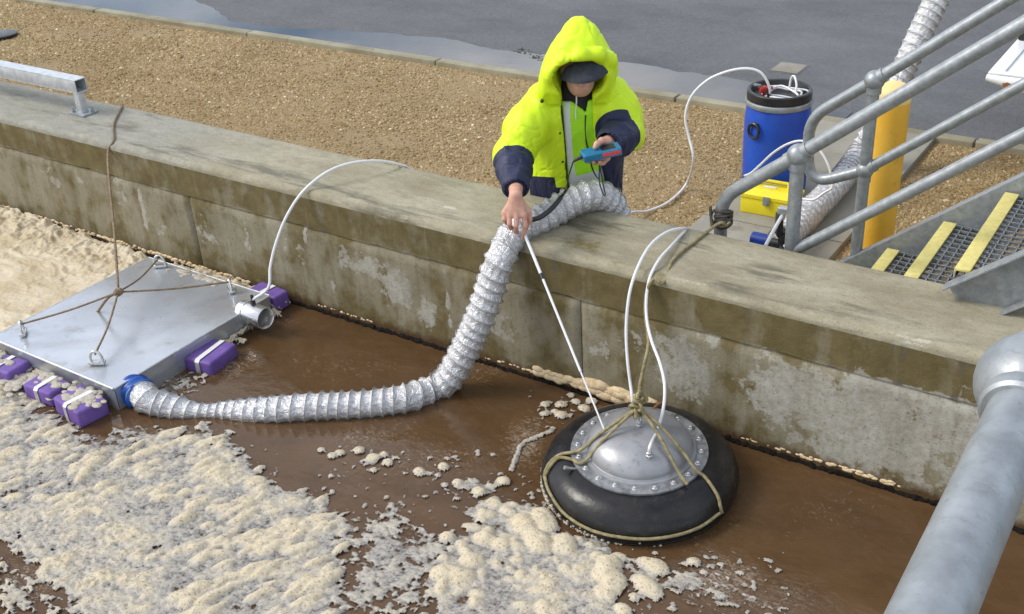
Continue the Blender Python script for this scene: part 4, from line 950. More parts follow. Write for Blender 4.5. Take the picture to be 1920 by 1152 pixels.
def rail_thing(name, label, loc): return thing(name, label, 'handrail', loc)
RISE, GO = .184, .2285
SX0, SZ0 = -1.218, .195           # far nosing corner of the first tread in view
YF, YN = 1.20, .545
stair = thing('steel_stair', 'galvanised steel stair with grating treads and yellow nosings beyond the wall', 'stairs', (-.9, .9, 0))
def strg(Y, out, top_, bot_, s0):
    """channel stringer: web plate with a turned-out flange along the top"""
    m = MB(); d = np.array([GO, 0, RISE]); d /= np.linalg.norm(d); n_ = np.array([-d[2], 0, d[0]])
    a = np.array([SX0+s0, Y, SZ0+s0*RISE/GO]); b = a+d*(2.6-s0)
    c = (a+b)/2+n_*((top_+bot_)/2); L_ = np.linalg.norm(b-a); Rm = np.stack([d, [0, 1, 0], n_], 1)
    m.box(c, (L_, .008, top_-bot_), rot=Rm, bev=.002)
    f = (a+b)/2+n_*(top_-.004)+np.array([0, out*.034, 0]); m.box(f, (L_, .060, .008), rot=Rm, bev=.003)
    f = (a+b)/2+n_*(bot_+.004)+np.array([0, out*.034, 0]); m.box(f, (L_, .060, .008), rot=Rm, bev=.003)
    mk('stringer', m, 'galv', stair)
strg(YF+.008, 1, .036, -.17, -.27); strg(.372, -1, -.022, -.20, .425)
for k in range(-1, 9):
    x0_, z0_ = SX0+GO*k, SZ0+RISE*k
    if z0_ < .0: continue
    if x0_ > .35: break
    m = MB(); Wd = .265; YL = .48 if z0_ < WT+.05 else .385; yc, yl = (YF+YL)/2, YF-YL-.006
    for i in range(8):
        xx = x0_+.004+i*(Wd/7.0); m.box((xx, yc, z0_-.016), (.004, yl, .030))
    nb = int(yl/.0455)
    for i in range(nb+1): m.box((x0_+Wd/2, YF-.004-i*.0455, z0_-.006), (Wd, .0055, .010))
    tr = mk('tread_grating', m.mesh(0), 'galv', stair)
    m = MB(); m.box((x0_+.026, yc, z0_+.006), (.056, yl-.02, .010), bev=.002); m.box((x0_+.002, yc, z0_-.012), (.008, yl-.02, .036), bev=.002)
    mk('nosing', m, 'nosing', tr)
# far handrail of the stair
PR = .0285
ks = RISE/GO
def rail(Y, label, ball, post_bot, endpts, mid0, mid_ball=None):
    o = rail_thing('handrail', label, (ball[0], Y, post_bot)); b = np.array(ball)
    m = MB(); far = b+np.array([1.7, 0, 1.7*ks]); pts = [far, b]+endpts
    m.tube(fillet(pts, endpts_r(endpts)), PR, 20, spline=False); mk('top_rail', m.mesh(50), 'galv', o)
    m = MB(); m.cyl((b[0], Y, post_bot), (b[0], Y, b[2]), PR*1.02, 24); p = mk('post', m.mesh(50), 'galv', o)
    for bb in [b]+([np.array(mid_ball)] if mid_ball is not None else []):
        m = MB(); m.ball(bb, .047, 28); m.cyl(bb-[0, 0, .062], bb, .036, 24); dd = np.array([1, 0, ks])/math.hypot(1, ks); m.cyl(bb-dd*.056, bb+dd*.056, .0345, 24); mk('ball_joint', m.mesh(40), 'galv', o)
    m = MB(); m.cyl(mid0, np.array(mid0)+np.array([1.7, 0, 1.7*ks]), PR*.84, 20); mk('mid_rail', m.mesh(50), 'galv', o)
    return o
def endpts_r(e): return [.001]+[.09]*(len(e)-1)
# near side: runs down past its ball, turns down behind the wall
YA = .60
A0 = PY(1497, 291, YA); e1 = PY(1352, 372, YA); e2 = PY(1355, 445, YA)
nr = rail(YA, 'grey pipe handrail nearest the wall, its lower end turned down with rope tied round', A0, GRAV, [e1, np.array([e2[0], YA, GRAV])], PY(1490, 470, YA))
mk('base_flange', MB().lathe([(.05, 0), (.05, .01), (.03, .012)], (e2[0], YA, GRAV), 20), 'galv', nr)
# far side: top rail loops back down into the mid rail
YB = 1.265
B0 = PY(1640, 151, YB); Bm = PY(1621, 319, YB); Bm[0] = B0[0]
lp = [PY(1517, 222, YB), PY(1513, 322, YB)+[-.0, 0, -.055], np.array([Bm[0], YB, Bm[2]])]
fr_ = rail_thing('handrail', 'grey pipe handrail on the far side of the stair, ending in a closed loop', (B0[0], YB, 0))
m = MB(); m.tube(fillet([B0+[1.7, 0, 1.7*ks], B0, lp[0], lp[1]+[.01, 0, -.01], lp[2]], [.001, .10, .13], 10), PR*.92, 20, spline=False); mk('top_rail', m.mesh(50), 'galv', fr_)
m = MB(); m.cyl((B0[0], YB, -.1), B0, PR*.95, 24); mk('post', m.mesh(50), 'galv', fr_)
for bb, rr in ((B0, .045), (lp[2], .040)):
    m = MB(); m.ball(bb, rr, 28); m.cyl(bb-[0, 0, .058], bb, rr*.76, 24); dd = np.array([1, 0, ks])/math.hypot(1, ks); m.cyl(bb, bb+dd*.054, rr*.74, 24); mk('ball_joint', m.mesh(40), 'galv', fr_)
m = MB(); m.cyl(lp[2], lp[2]+[1.7, 0, 1.7*ks], PR*.84, 20); mk('mid_rail', m.mesh(50), 'galv', fr_)
# rope end lashed round the near rail
m = MB()
for k in range(4):
    a = np.linspace(0, 2*np.pi, 14); c_ = np.array([e2[0], YA, WT-.01+.018*k]); m.tube(c_+np.stack([np.cos(a)*.036, np.sin(a)*.036, .012*np.sin(a+k)], 1), .0065, 8, .006, rf=rope_rf(.0066, lay=.024))
c_ = np.array([e2[0], YA, WT])
m.tube([c_+[-.05, -.03, .07], c_+[-.04, -.04, .02], c_+[-.02, -.045, -.01], c_+[.03, -.05, -.005], c_+[.05, -.03, .01]], .0065, 8, .006)
m.tube([up[-3], c_+[-.045, -.03, .03], c_+[-.03, -.035, .055]], .0068, 8, .006)
mk('hitch', m.mesh(180), 'rope_wet', mr)

# viewing-platform rail beside the camera
vr = rail_thing('handrail', 'large grey pipe handrail close up at the right edge', (-.1, -2.3, .95))
VZ = CAM[2]-.553; VX = -.0940
m = MB(); m.cyl((VX, CAM[1]+.25, VZ), (VX-.012, CAM[1]+2.4, VZ), .0262, 48); mk('top_rail', m.mesh(50), 'galv_near' if 'galv_near' in MATS else 'galv', vr)
bq = np.array([VX-.006, CAM[1]+.905, VZ]); m = MB(); m.ball(bq, .046, 40); m.cyl(bq-[0, .052, 0], bq+[0, .052, 0], .0315, 40, bev=.003); m.cyl(bq, bq+[.07, 0, 0], .0315, 32); mk('ball_joint', m.mesh(40), 'galv', vr)
m = MB(); m.cyl(bq, bq+[1.0, 0, 0], .0302, 40); mk('cross_rail', m.mesh(50), 'galv', vr)
m = MB(); m.cyl((.012, CAM[1]+.4, VZ-.45), (.012, CAM[1]+2.4, VZ-.45), .025, 32); mk('mid_rail', m.mesh(50), 'galv', vr)

# square rail standing on the wall top
sr = thing('square_rail', 'low galvanised square tube rail on a bolted post, on the left of the wall top', 'rail', (-5.77, .29, WT))
pb = PZ(157, 213, WT); tp = PY(149, 160, pb[1]); s_ = .080; zt = tp[2]
def sqtube(a, b, w, th):
    m = MB(); a = np.array(a, float); b = np.array(b, float); d = b-a; L_ = np.linalg.norm(d); c = (a+b)/2
    for dy, dz, sy, sz in ((0, w/2-th/2, w, th), (0, -w/2+th/2, w, th), (w/2-th/2, 0, th, w-2*th), (-w/2+th/2, 0, th, w-2*th)): m.box(c+[0, dy, dz], (L_, sy, sz), bev=.0015)
    return m
mk('rail_tube', sqtube((-11, pb[1], zt), (tp[0]+.015, pb[1], zt), s_, .006), 'galv_bright', sr)
hgt = zt-s_/2-WT
m = MB(); m.box((pb[0], pb[1], WT+hgt/2), (.048, .048, hgt), bev=.004); mk('post', m, 'galv_bright', sr)
bp = mk('base_plate', MB().box((pb[0], pb[1], WT+.006), (.14, .11, .012), bev=.002), 'galv', sr)
for dx in (-.05, .05):
    m = MB(); m.cyl((pb[0]+dx, pb[1]+dx*.6, WT+.012), (pb[0]+dx, pb[1]+dx*.6, WT+.022), .012, 6); m.cyl((pb[0]+dx, pb[1]+dx*.6, WT+.02), (pb[0]+dx, pb[1]+dx*.6, WT+.040), .006, 10); mk('anchor_bolt', m, 'galv', bp)

# drain cover and valve cover
dc = [PZ(x, y, -.008) for x, y in ((1443, 130), (1475, 115), (1512, 123), (1490, 138))]
cc = sum(dc)/4
dr = thing('drain_cover', 'square grey concrete drain cover set in the wet road', 'drain cover', cc)
mk('frame', MB().box(cc+[0, 0, -.0105], (.24, .25, .012), bev=.002), 'asphalt', dr)
mk('cover', MB().box(cc+[0, 0, -.007], (.205, .215, .012), bev=.004), 'path_concrete', dr)
vc = PZ(0, 70, GRAV); o = thing('valve_cover', 'small dark round cover in the gravel at the left edge', 'cover', vc)
mk('cover_plate', MB().lathe([(.16, 0), (.16, .03), (.14, .036), (0, .036)], vc, 28).mesh(30), 'rubber', o)
m = MB()
for k in range(4): m.lathe([(.006, 0), (.006, .006), (0, .007)], PZ(1503+random.uniform(-6, 6), 147+random.uniform(-3, 3), -.012), 6)
# leaf litter on the puddle edge
lf = MB()
for k in range(70):
    t_ = random.random(); x = np.interp(t_, [0, .4, 1], [965, 985, 1022])+random.gauss(0, 5); y = np.interp(t_, [0, .4, 1], [90, 100, 112])+random.gauss(0, 3)
    p = PZ(x, y, -.007); lf.box(p-[0, 0, .0025], (random.uniform(.01, .035), random.uniform(.004, .010), .002), rot=Matrix.Rotation(random.uniform(0, 3), 3, 'Z'))
kind(mk('leaf_litter', lf, 'weed'), 'stuff', 'dark leaf litter at the edge of the puddle')

# ================================================================== WHITE TRUCK TRAY
TZ = .80; tx, ty = -1.072, 2.03
tk = thing('utility_truck', 'rear corner of a white truck tray with its tailgate lowered, at right edge', 'truck', (0, 4.5, -.014))
W_t = 1.85
tg = MB(); Lg = .62
tg.box((tx+W_t/2, ty+Lg/2, TZ-.020), (W_t, Lg, .034), bev=.008)
g = mk('tailgate', tg, 'white_paint', tk)
m = MB()
m.box((tx+.035, ty+Lg/2, TZ+.004), (.065, Lg-.002, .010), bev=.003); m.box((tx+W_t/2, ty+.025, TZ+.0045), (W_t-.01, .045, .010), bev=.003)
for k in range(8): m.box((tx+.15+(W_t-.2)/2, ty+.085+k*.068, TZ+.002), (W_t-.2, .030, .010), bev=.004)
mk('pressed_rib', m, 'white_paint', g)
# curved outer lip of the tailgate facing the wall
m = MB(); pr_ = [(0, .0), (-.014, -.012), (-.020, -.035), (-.016, -.060), (0, -.075), (.02, -.08)]
xs2 = np.linspace(tx, tx+W_t, 40); v = np.array([(x, ty+a, TZ+b*(.45+.55*min(1, (x-tx)/.16)) ) for x in xs2 for a, b in pr_])
m.add(v, [(i*6+j, i*6+j+1, (i+1)*6+j+1, (i+1)*6+j) for i in range(39) for j in range(5)]); mk('lip', m.mesh(60), 'white_paint', g)
m = MB(); m.box((tx+.13, ty-.020, TZ-.035), (.10, .012, .018), bev=.003); m.cyl((tx+.10, ty-.03, TZ-.036), (tx+.10, ty-.015, TZ-.036), .014, 12); m.box((tx+.112, ty-.022, TZ-.048), (.02, .014, .03), bev=.003); mk('latch', m, 'rust', g)
m = MB(); m.box((tx+W_t/2, ty+Lg+1.15, TZ-.05), (W_t, 2.28, .09), bev=.01); mk('tray_deck', m, 'white_paint', tk)
for sx_ in (tx+.02, tx+W_t-.02):
    m = MB(); m.box((sx_, ty+Lg+1.15, TZ+.15), (.035, 2.2, .27), bev=.008); mk('side_board', m, 'white_paint', tk)
m = MB(); m.cyl((tx+.03, ty+Lg-.01, TZ-.02), (tx+.03, ty+Lg-.01, TZ+.09), .022, 14); m.box((tx+.03, ty+Lg+.01, TZ+.02), (.05, .04, .12), bev=.006); mk('corner_post', m, 'black_plastic', tk)
m = MB(); m.box((tx+W_t/2, ty+2.3, TZ-.22), (.7, 4.0, .14), bev=.02); mk('chassis', m, 'black_plastic', tk)
for sx_ in (tx+.22, tx+W_t-.22):
    for yy_ in (ty+1.95, ty+4.9):
        wc = np.array([sx_, yy_, .345]); m = MB(); m.lathe([(.17, -.10), (.30, -.105), (.345, -.08), (.355, 0), (.345, .08), (.30, .105), (.17, .10)], wc, 36, (1, 0, 0), close=True); wh = mk('wheel', m.mesh(50), 'rubber', tk)
        mk('rim', MB().lathe([(.0, -.03), (.1, -.04), (.17, -.07), (.172, .07), (.1, .05), (0, .04)], wc, 30, (1, 0, 0)).mesh(50), 'galv_bright', wh)
m = MB(); m.box((tx+W_t/2, ty+4.0, .95), (1.75, 1.9, .75), bev=.12, seg=4); m.box((tx+W_t/2, ty+3.9, 1.45), (1.55, 1.45, .6), bev=.18, seg=4); mk('cab', m.mesh(50), 'white_paint', tk)

# ================================================================== THE WORKER
PO = np.array([-2.50, .70, 0.]); Bh = np.array([.51, -.86, 0.]); Bh /= np.linalg.norm(Bh); Ah = np.array([-Bh[1], Bh[0], 0.]); Uh = np.array([0, 0, 1.])
LM = np.stack([Ah, Bh, Uh])                      # local <- world
def Lc(x, y, b):
    r = ray(x, y); t_ = ((PO-CAM)@Bh+b)/(r@Bh); return LM@(CAM+r*t_-PO)
def tow(v): return np.asarray(v)@LM+PO
class SDF:
    def __init__(s, lo, hi, h):
        s.lo = np.array(lo, float); s.h = h; s.n = np.ceil((np.array(hi)-s.lo)/h).astype(int)+1
        s.F = np.full(s.n, 1e3, np.float32); s.ax = [s.lo[k]+h*np.arange(s.n[k]) for k in range(3)]
    def blk(s, lo, hi, pad):
        sl = []
        for k in range(3):
            a = int(np.clip(np.floor((lo[k]-pad-s.lo[k])/s.h), 0, s.n[k])); b = int(np.clip(np.ceil((hi[k]+pad-s.lo[k])/s.h)+1, 0, s.n[k])); sl.append(slice(a, b))
        x = s.ax[0][sl[0]][:, None, None]; y = s.ax[1][sl[1]][None, :, None]; z = s.ax[2][sl[2]][None, None, :]
        return tuple(sl), x, y, z
    def op(s, fun, lo, hi, k=.01, sub=False):
        sl, x, y, z = s.blk(lo, hi, k*2+s.h*4)
        d = fun(x, y, z).astype(np.float32); A = s.F[sl]
        if not sub:
            h = np.clip(.5+.5*(A-d)/k, 0, 1); s.F[sl] = np.where(A > 900, d, A+(d-A)*h-k*h*(1-h))
        else:
            d = -d; h = np.clip(.5-.5*(A-d)/k, 0, 1); s.F[sl] = np.where(A > 900, A, A+(d-A)*h+k*h*(1-h))
    def cap(s, p, q, r1, r2=None, k=.01, sub=False):
        p = np.array(p); q = np.array(q); r2 = r1 if r2 is None else r2; d = q-p; L2 = d@d+1e-12
        def f(x, y, z):
            t_ = np.clip(((x-p[0])*d[0]+(y-p[1])*d[1]+(z-p[2])*d[2])/L2, 0, 1)
            return np.sqrt((x-p[0]-t_*d[0])**2+(y-p[1]-t_*d[1])**2+(z-p[2]-t_*d[2])**2)-(r1+(r2-r1)*t_)
        R = max(r1, r2); s.op(f, np.minimum(p, q)-R, np.maximum(p, q)+R, k, sub)
    def chain(s, pts, rs, k=.01):
        for i in range(len(pts)-1): s.cap(pts[i], pts[i+1], rs[i], rs[i+1], k)
    def ell(s, c, r, tilt=0, yaw=0, k=.01, sub=False):
        c = np.array(c); r = np.array(r); ct, st = math.cos(tilt), math.sin(tilt); cy, sy = math.cos(yaw), math.sin(yaw)
        def f(x, y, z):
            X, Y, Z = x-c[0], y-c[1], z-c[2]; X, Y = X*cy+Y*sy, -X*sy+Y*cy; Y, Z = Y*ct+Z*st, -Y*st+Z*ct
            q = np.sqrt((X/r[0])**2+(Y/r[1])**2+(Z/r[2])**2); return (q-1)*r.min()
        R = r.max(); s.op(f, c-R, c+R, k, sub)
    def loft(s, rows, k=.01, sub=False, grow=0):
        R = np.array(sorted(rows, key=lambda t_: t_[0])); u0, u1 = R[0, 0], R[-1, 0]
        def f(x, y, z):
            I = [np.interp(z, R[:, 0], R[:, m]) for m in range(5)]
            ca, cb, ra, rb_ = I[1], I[2], I[3]+grow, I[4]+grow
            d = (np.sqrt(((x-ca)/ra)**2+((y-cb)/rb_)**2)-1)*np.minimum(ra, rb_)
            return np.maximum(d, np.maximum(u0-z, z-u1-grow))
        m = (R[:, 3:5].max()+abs(grow)); s.op(f, (R[:, 1].min()-m, R[:, 2].min()-m, u0), (R[:, 1].max()+m, R[:, 2].max()+m, u1+max(grow, 0)), k, sub)
    def mesh(s, smooth=2):
        F = s.F; Sg = F < 0; cnt = np.zeros(tuple(s.n-1), np.int8)
        C8 = [(i, j, k) for i in (0, 1) for j in (0, 1) for k in (0, 1)]
        for i, j, k in C8: cnt += Sg[i:s.n[0]-1+i, j:s.n[1]-1+j, k:s.n[2]-1+k]
        m = (cnt > 0) & (cnt < 8); idx = np.full(m.shape, -1, np.int32); ci = np.argwhere(m); idx[m] = np.arange(len(ci))
        acc = np.zeros((len(ci), 3)); num = np.zeros(len(ci))
        for o1 in C8:
            for ax in range(3):
                if o1[ax]: continue
                o2 = list(o1); o2[ax] = 1; f1 = F[tuple((ci+o1).T)]; f2 = F[tuple((ci+o2).T)]; x = (f1 < 0) != (f2 < 0)
                t_ = np.where(x, f1/np.where(x, f1-f2, 1), 0); pos = np.array(o1)+t_[:, None]*(np.array(o2)-np.array(o1)); acc += pos*x[:, None]; num += x
        v = s.lo+s.h*(ci+acc/num[:, None]); Q = []
        for ax in range(3):
            o = [0, 0, 0]; o[ax] = 1; b, c = [(1, 2), (2, 0), (0, 1)][ax]
            lo_ = [slice(1, -1)]*3; hi_ = [slice(1, -1)]*3; lo_[ax] = slice(0, -1); hi_[ax] = slice(1, None)
            e = np.argwhere(Sg[tuple(lo_)] != Sg[tuple(hi_)]); off = np.array([1, 1, 1]); off[ax] = 0; e = e+off
            ins = Sg[tuple(e.T)]; db = np.zeros(3, int); db[b] = 1; dc_ = np.zeros(3, int); dc_[c] = 1
            q_ = np.stack([idx[tuple((e-db-dc_).T)], idx[tuple((e-dc_).T)], idx[tuple(e.T)], idx[tuple((e-db).T)]], 1)
            Q.append(np.where(ins[:, None], q_, q_[:, ::-1]))
        Q = np.concatenate(Q); Q = Q[(Q >= 0).all(1)]
        E = np.concatenate([Q[:, [0, 1]], Q[:, [1, 2]], Q[:, [2, 3]], Q[:, [3, 0]]]); n_ = len(v)
        for _ in range(smooth):
            w = np.bincount(E[:, 0], minlength=n_)+np.bincount(E[:, 1], minlength=n_); nv_ = np.zeros_like(v)
            for k in range(3): nv_[:, k] = np.bincount(E[:, 0], v[E[:, 1], k], n_)+np.bincount(E[:, 1], v[E[:, 0], k], n_)
            v = v*.4+.6*nv_/np.maximum(w, 1)[:, None]
        return v, Q
def normals(v, Q):
    a = np.cross(v[Q[:, 2]]-v[Q[:, 0]], v[Q[:, 3]]-v[Q[:, 1]]); n_ = np.zeros_like(v)
    for k in range(4):
        for c in range(3): n_[:, c] += np.bincount(Q[:, k], a[:, c], len(v))
    return n_/np.maximum(np.linalg.norm(n_, axis=1), 1e-9)[:, None]
PXM = .00240
def row(py, cx, hw, b, hd, sh=0):
    p = Lc(cx, py, b); return (p[2], p[0], b, hw*PXM, hd)
worker = thing('person', 'person in hooded yellow and navy rain jacket kneeling behind the wall with a meter', 'person', PO)
TORSO = [row(470, 1084, 86, -.01, .165), row(400, 1082, 88, .005, .165), row(350, 1080, 90, .02, .165), row(290, 1080, 90, .055, .16), row(235, 1081, 90, .095, .155), row(195, 1082, 80, .125, .145), row(168, 1082, 64, .145, .13), row(150, 1082, 46, .155, .11), row(132, 1082, 34, .165, .09)]
Sr, Er, Wr = Lc(1021, 192, .15), Lc(962, 288, .33), Lc(967, 350, .58)
Sl, El, Wl = Lc(1143, 180, .135), Lc(1172, 246, .20), Lc(1141, 268, .42)
DB = .075
# --- jacket
J = SDF((-.62, -.22, .16), (.42, .78, 1.34), .0056)
J.loft(TORSO, .03)
J.chain([Sr, (Sr+Er)/2+[-.005, -.01, 0], Er], [.086, .086, .080], .05); J.chain([Er, (Er+Wr)/2+[0, .0, -.008], Wr], [.080, .066, .054], .03)
J.chain([Sl, (Sl+El)/2, El], [.088, .088, .082], .05); J.chain([El, (El+Wl)/2+[0, 0, -.01], Wl], [.082, .068, .055], .03)
HOOD = [row(178, 1080, 72, 0.165, .13), row(155, 1081, 68, 0.195, .15), row(130, 1083, 65, 0.225, .155), row(105, 1085, 58, 0.225, .145), row(85, 1085, 48, 0.215, .125), row(65, 1085, 38, 0.200, .10), row(50, 1085, 27, 0.185, .075), row(40, 1085, 17, 0.175, .05), row(34, 1085, 9, 0.175, .02)]
J.loft(HOOD, .035)
# brow of the hood juts forward, lower on the wearer's right
br = [Lc(1022, 172, 0.245), Lc(1034, 142, 0.315), Lc(1058, 118, 0.360), Lc(1090, 106, 0.370), Lc(1122, 102, 0.340), Lc(1142, 112, 0.275), Lc(1146, 132, 0.215)]
for i in range(6): J.cap(br[i], br[i+1], .024, .024, .03)
# opening of the hood and inside
J.ell(Lc(1086, 150, 0.345), (.118, .17, .085), .35, 0, .012, True)
J.ell(Lc(1088, 128, 0.225), (.112, .125, .115), 0, 0, .012, True)
J.cap(Lc(1083, 165, 0.275), Lc(1085, 200, 0.335), .062, .05, .012, True)
# open front: wedge between the two fronts
fa = [(150, 1049, 1112), (185, 1051, 1113), (240, 1056, 1116), (300, 1060, 1122), (350, 1063, 1136), (420, 1066, 1150)]
fu = np.array([[Lc(l, y, .25)[2], Lc(l, y, .25)[0], Lc(r_, y, .25)[0]] for y, l, r_ in fa])[::-1]
def wedge(x, y, z):
    l = np.interp(z, fu[:, 0], fu[:, 1]); r_ = np.interp(z, fu[:, 0], fu[:, 2])
    return np.maximum(np.maximum(l-x, x-r_), np.maximum(.06-y, z-Lc(1080, 160, .25)[2]))
J.op(wedge, (-.2, .05, .16), (.2, .45, 1.1), .006, True)
J.op(lambda x, y, z: np.maximum(z-.20, -1+0*x+0*y), (-.6, -.3, .1), (.4, .7, .2), .004, True)
# sleeve ends hollow
J.cap(Wr-(Wr-Er)*.05, Wr+(Wr-Er)*.5, .045, .045, .004, True); J.cap(Wl-(Wl-El)*.05, Wl+(Wl-El)*.5, .046, .046, .004, True)
v, Q = J.mesh(2)
nm = normals(v, Q)
# folds
n1 = 1-np.abs(2*noise(v*np.array([1, 1, .75]), 9, 3, 2)-1); n2 = 1-np.abs(2*noise(v*np.array([1.2, 1, .7])+[0, 0, v.mean()], 17, 13, 2)-1); n3 = noise(v, 38, 23, 2)-.5; n5 = 1-np.abs(2*noise(v*np.array([1, .8, .22])+.06*noise(v, 5, 61)[:, None], 15, 57, 2)-1)
sl_amt = np.clip(np.maximum(1.2-np.linalg.norm(v-Er, axis=1)/.2, 1.2-np.linalg.norm(v-El, axis=1)/.2), .10, 1)
n4 = np.abs(2*noise(v*np.array([1, 1, .6])+.3*noise(v, 6, 91)[:, None], 13, 47, 2)-1)
v = v+nm*((n1-.62)*.030*sl_amt+(n2-.6)*.003+(n5-.6)*.014-.004*np.exp(-(n4/.06)**2)+n3*.001)[:, None]
# horizontal creases bunched round the cuffs
for W_p, E_p in ((Wr, Er), (Wl, El)):
    ax = (W_p-E_p)/np.linalg.norm(W_p-E_p); tt = (v-E_p)@ax; w_ = np.exp(-(np.linalg.norm(v-(W_p*.6+E_p*.4), axis=1)/.13)**2); v = v+nm*(w_*.0025*np.sin(tt*95+5*noise(v, 9, 5)))[:, None]
wv = tow(v); px, py = proj(wv)
tr_ = np.clip(((v-Er)@(Wr-Er))/((Wr-Er)@(Wr-Er)), -1, 2); tl_ = np.clip(((v-El)@(Wl-El))/((Wl-El)@(Wl-El)), -1, 2)
dr_ = np.linalg.norm(v-(Er+np.clip(tr_, 0, 1)[:, None]*(Wr-Er)), axis=1); dl_ = np.linalg.norm(v-(El+np.clip(tl_, 0, 1)[:, None]*(Wl-El)), axis=1)
seam_y = np.interp(px, [900, 990, 1040, 1043, 1064, 1066, 1110, 1130, 1200], [326, 330, 333, 352, 352, 352, 310, 296, 290])
hem = (py-seam_y)*PXM
nav = np.maximum.reduce([hem*np.where(dr_ < .10, -1, 1)*np.where((dl_ < .085) & (tl_ > .2), 0, 1)-np.where(dr_ < .10, .5, 0), np.minimum((tr_-.20)*.3, .118-dr_), np.minimum((tl_-.26)*.25, .112-dl_)])
mk('jacket', quads(wv, Q, 180, dict(navy=nav)), 'jacket_cloth', worker)
# --- vest and shirt underneath
Vs = SDF((-.3, -.1, .16), (.3, .46, 1.12), .006); Vs.loft([r_ for r_ in TORSO[:-2]], .02, grow=-.022)
vn = [Lc(1052, 172, .26), Lc(1098, 216, .26), Lc(1104, 172, .26)]
def vneck(x, y, z):
    zl = np.interp(x, [vn[0][0]-.02, vn[1][0], vn[2][0]+.01], [vn[0][2]+.01, vn[1][2], vn[2][2]+.02]); return np.maximum((zl-z)*.6, .02-y)
Vs.op(vneck, (-.3, 0, .6), (.3, .46, 1.12), .004, True)
v, Q = Vs.mesh(2); v = v+normals(v, Q)*((1-np.abs(2*noise(v*np.array([1.5, 1, .5]), 11, 7, 2)-1)-.6)*.012)[:, None]
wv = tow(v); px, py = proj(wv)
s1 = np.interp(py, [225, 300, 345], [1062, 1068, 1075]); strip = np.maximum(np.minimum(px-s1+7-3, s1+7-px), np.minimum(py-np.interp(px, [1060, 1100, 1140], [334, 326, 314]), np.interp(px, [1060, 1100, 1140], [350, 344, 332])-py))
mk('vest', quads(wv, Q, 180, dict(strip=strip)), 'vest_cloth', worker)
Sh = SDF((-.26, -.1, .6), (.26, .42, 1.12), .007); Sh.loft([r_ for r_ in TORSO[3:]], .02, grow=-.036); Sh.cap(Lc(1084, 172, .175), Lc(1084, 150, .185), .066, .062, .02)
v, Q = Sh.mesh(2); mk('shirt', quads(tow(v), Q, 180), 'shirt_cloth', worker)
# --- body: one surface with head, arms and hands
Bd = SDF((-.58, -.30, -.02), (.38, .80, 1.30), .0048)
Bd.loft([r_ for r_ in TORSO[1:-1]], .02, grow=-.055)
hc = Lc(1088, 122, .21)
Bd.ell(hc, (.074, .095, .108), .45, 0, .02); Bd.ell(hc+[0, .045, -.075], (.052, .060, .050), .3, 0, .03)        # skull, jaw
Bd.cap(Lc(1084, 178, .135), hc+[0, .0, -.07], .056, .052, .02)                                                     # neck
fc = hc+np.array([0, .098, -.045])
Bd.cap(fc+[0, .002, .03], fc+[0, .018, -.004], .009, .012, .008)                                                  # nose
Bd.cap(fc+[-.018, .0, -.028], fc+[.018, .0, -.028], .0075, .0075, .006); Bd.cap(fc+[-.014, -.004, -.040], fc+[.014, -.004, -.040], .008, .008, .006)   # lips
for s_ in (-1, 1):
    Bd.ell(fc+[s_*.030, .004, .030], (.014, .012, .009), 0, 0, .005, True); Bd.ell(fc+[s_*.030, -.006, .030], (.012, .012, .012), 0, 0, .003); Bd.ell(hc+[s_*.076, .0, -.02], (.010, .022, .032), .3, 0, .008)
Bd.chain([Sr, Er, Wr, Lc(967, 366, .685)], [.055, .042, .030, .027], .02); Bd.chain([Sl, El, Wl, Lc(1134, 272, .465)], [.055, .042, .030, .027], .02)
# right hand, fingers down on the probe
def F3(*pts): return [Lc(*p) for p in pts]
wr = Lc(967, 368, 0.695)
kn = F3((983, 404, 0.725), (969, 407, 0.730), (956, 405, 0.725), (946, 399, 0.710))
for k in kn: Bd.cap(wr, k, .020, .0125, .012)
Bd.cap(kn[0], kn[3], .0115, .0105, .010)
Bd.chain(F3((983, 404, 0.725), (985, 424, 0.735), (982, 437, 0.725), (980, 448, 0.710)), [.0120, .0105, .0095, .0080], .004)
Bd.chain(F3((969, 407, 0.730), (968, 424, 0.743), (966, 433, 0.720), (971, 436, 0.700)), [.0120, .0108, .0095, .0085], .004)
Bd.chain(F3((956, 405, 0.725), (955, 420, 0.740), (957, 428, 0.715), (965, 428, 0.695)), [.0115, .0105, .0092, .0082], .004)
Bd.chain(F3((946, 399, 0.710), (945, 412, 0.725), (950, 419, 0.702), (958, 419, 0.690)), [.0105, .0095, .0085, .0075], .004)
Bd.chain(F3((975, 378, 0.690), (990, 396, 0.695), (993, 412, 0.700), (986, 430, 0.702)), [.018, .0135, .0115, .0090], .008)
# left hand cradling the meter
wl = Lc(1136, 271, 0.465); kl = F3((1122, 272, 0.495), (1127, 283, 0.485), (1133, 291, 0.478), (1139, 297, 0.475))
for k in kl: Bd.cap(wl, k, .020, .013, .012)
for y0_, pts in enumerate((((1122, 272, 0.495), (1108, 286, 0.505), (1096, 294, 0.530), (1093, 299, 0.560)), ((1127, 283, 0.485), (1112, 298, 0.505), (1102, 303, 0.545), (1100, 302, 0.575)), ((1133, 291, 0.478), (1121, 303, 0.505), (1114, 306, 0.545), (1112, 304, 0.575)), ((1139, 297, 0.475), (1131, 306, 0.505), (1126, 307, 0.540), (1124, 304, 0.567)))):
    Bd.chain(F3(*pts), [.0118, .0105, .0095, .0080], .004)
Bd.chain(F3((1140, 266, 0.480), (1128, 264, 0.515), (1119, 270, 0.540), (1115, 277, 0.552)), [.018, .0135, .0115, .0092], .008)
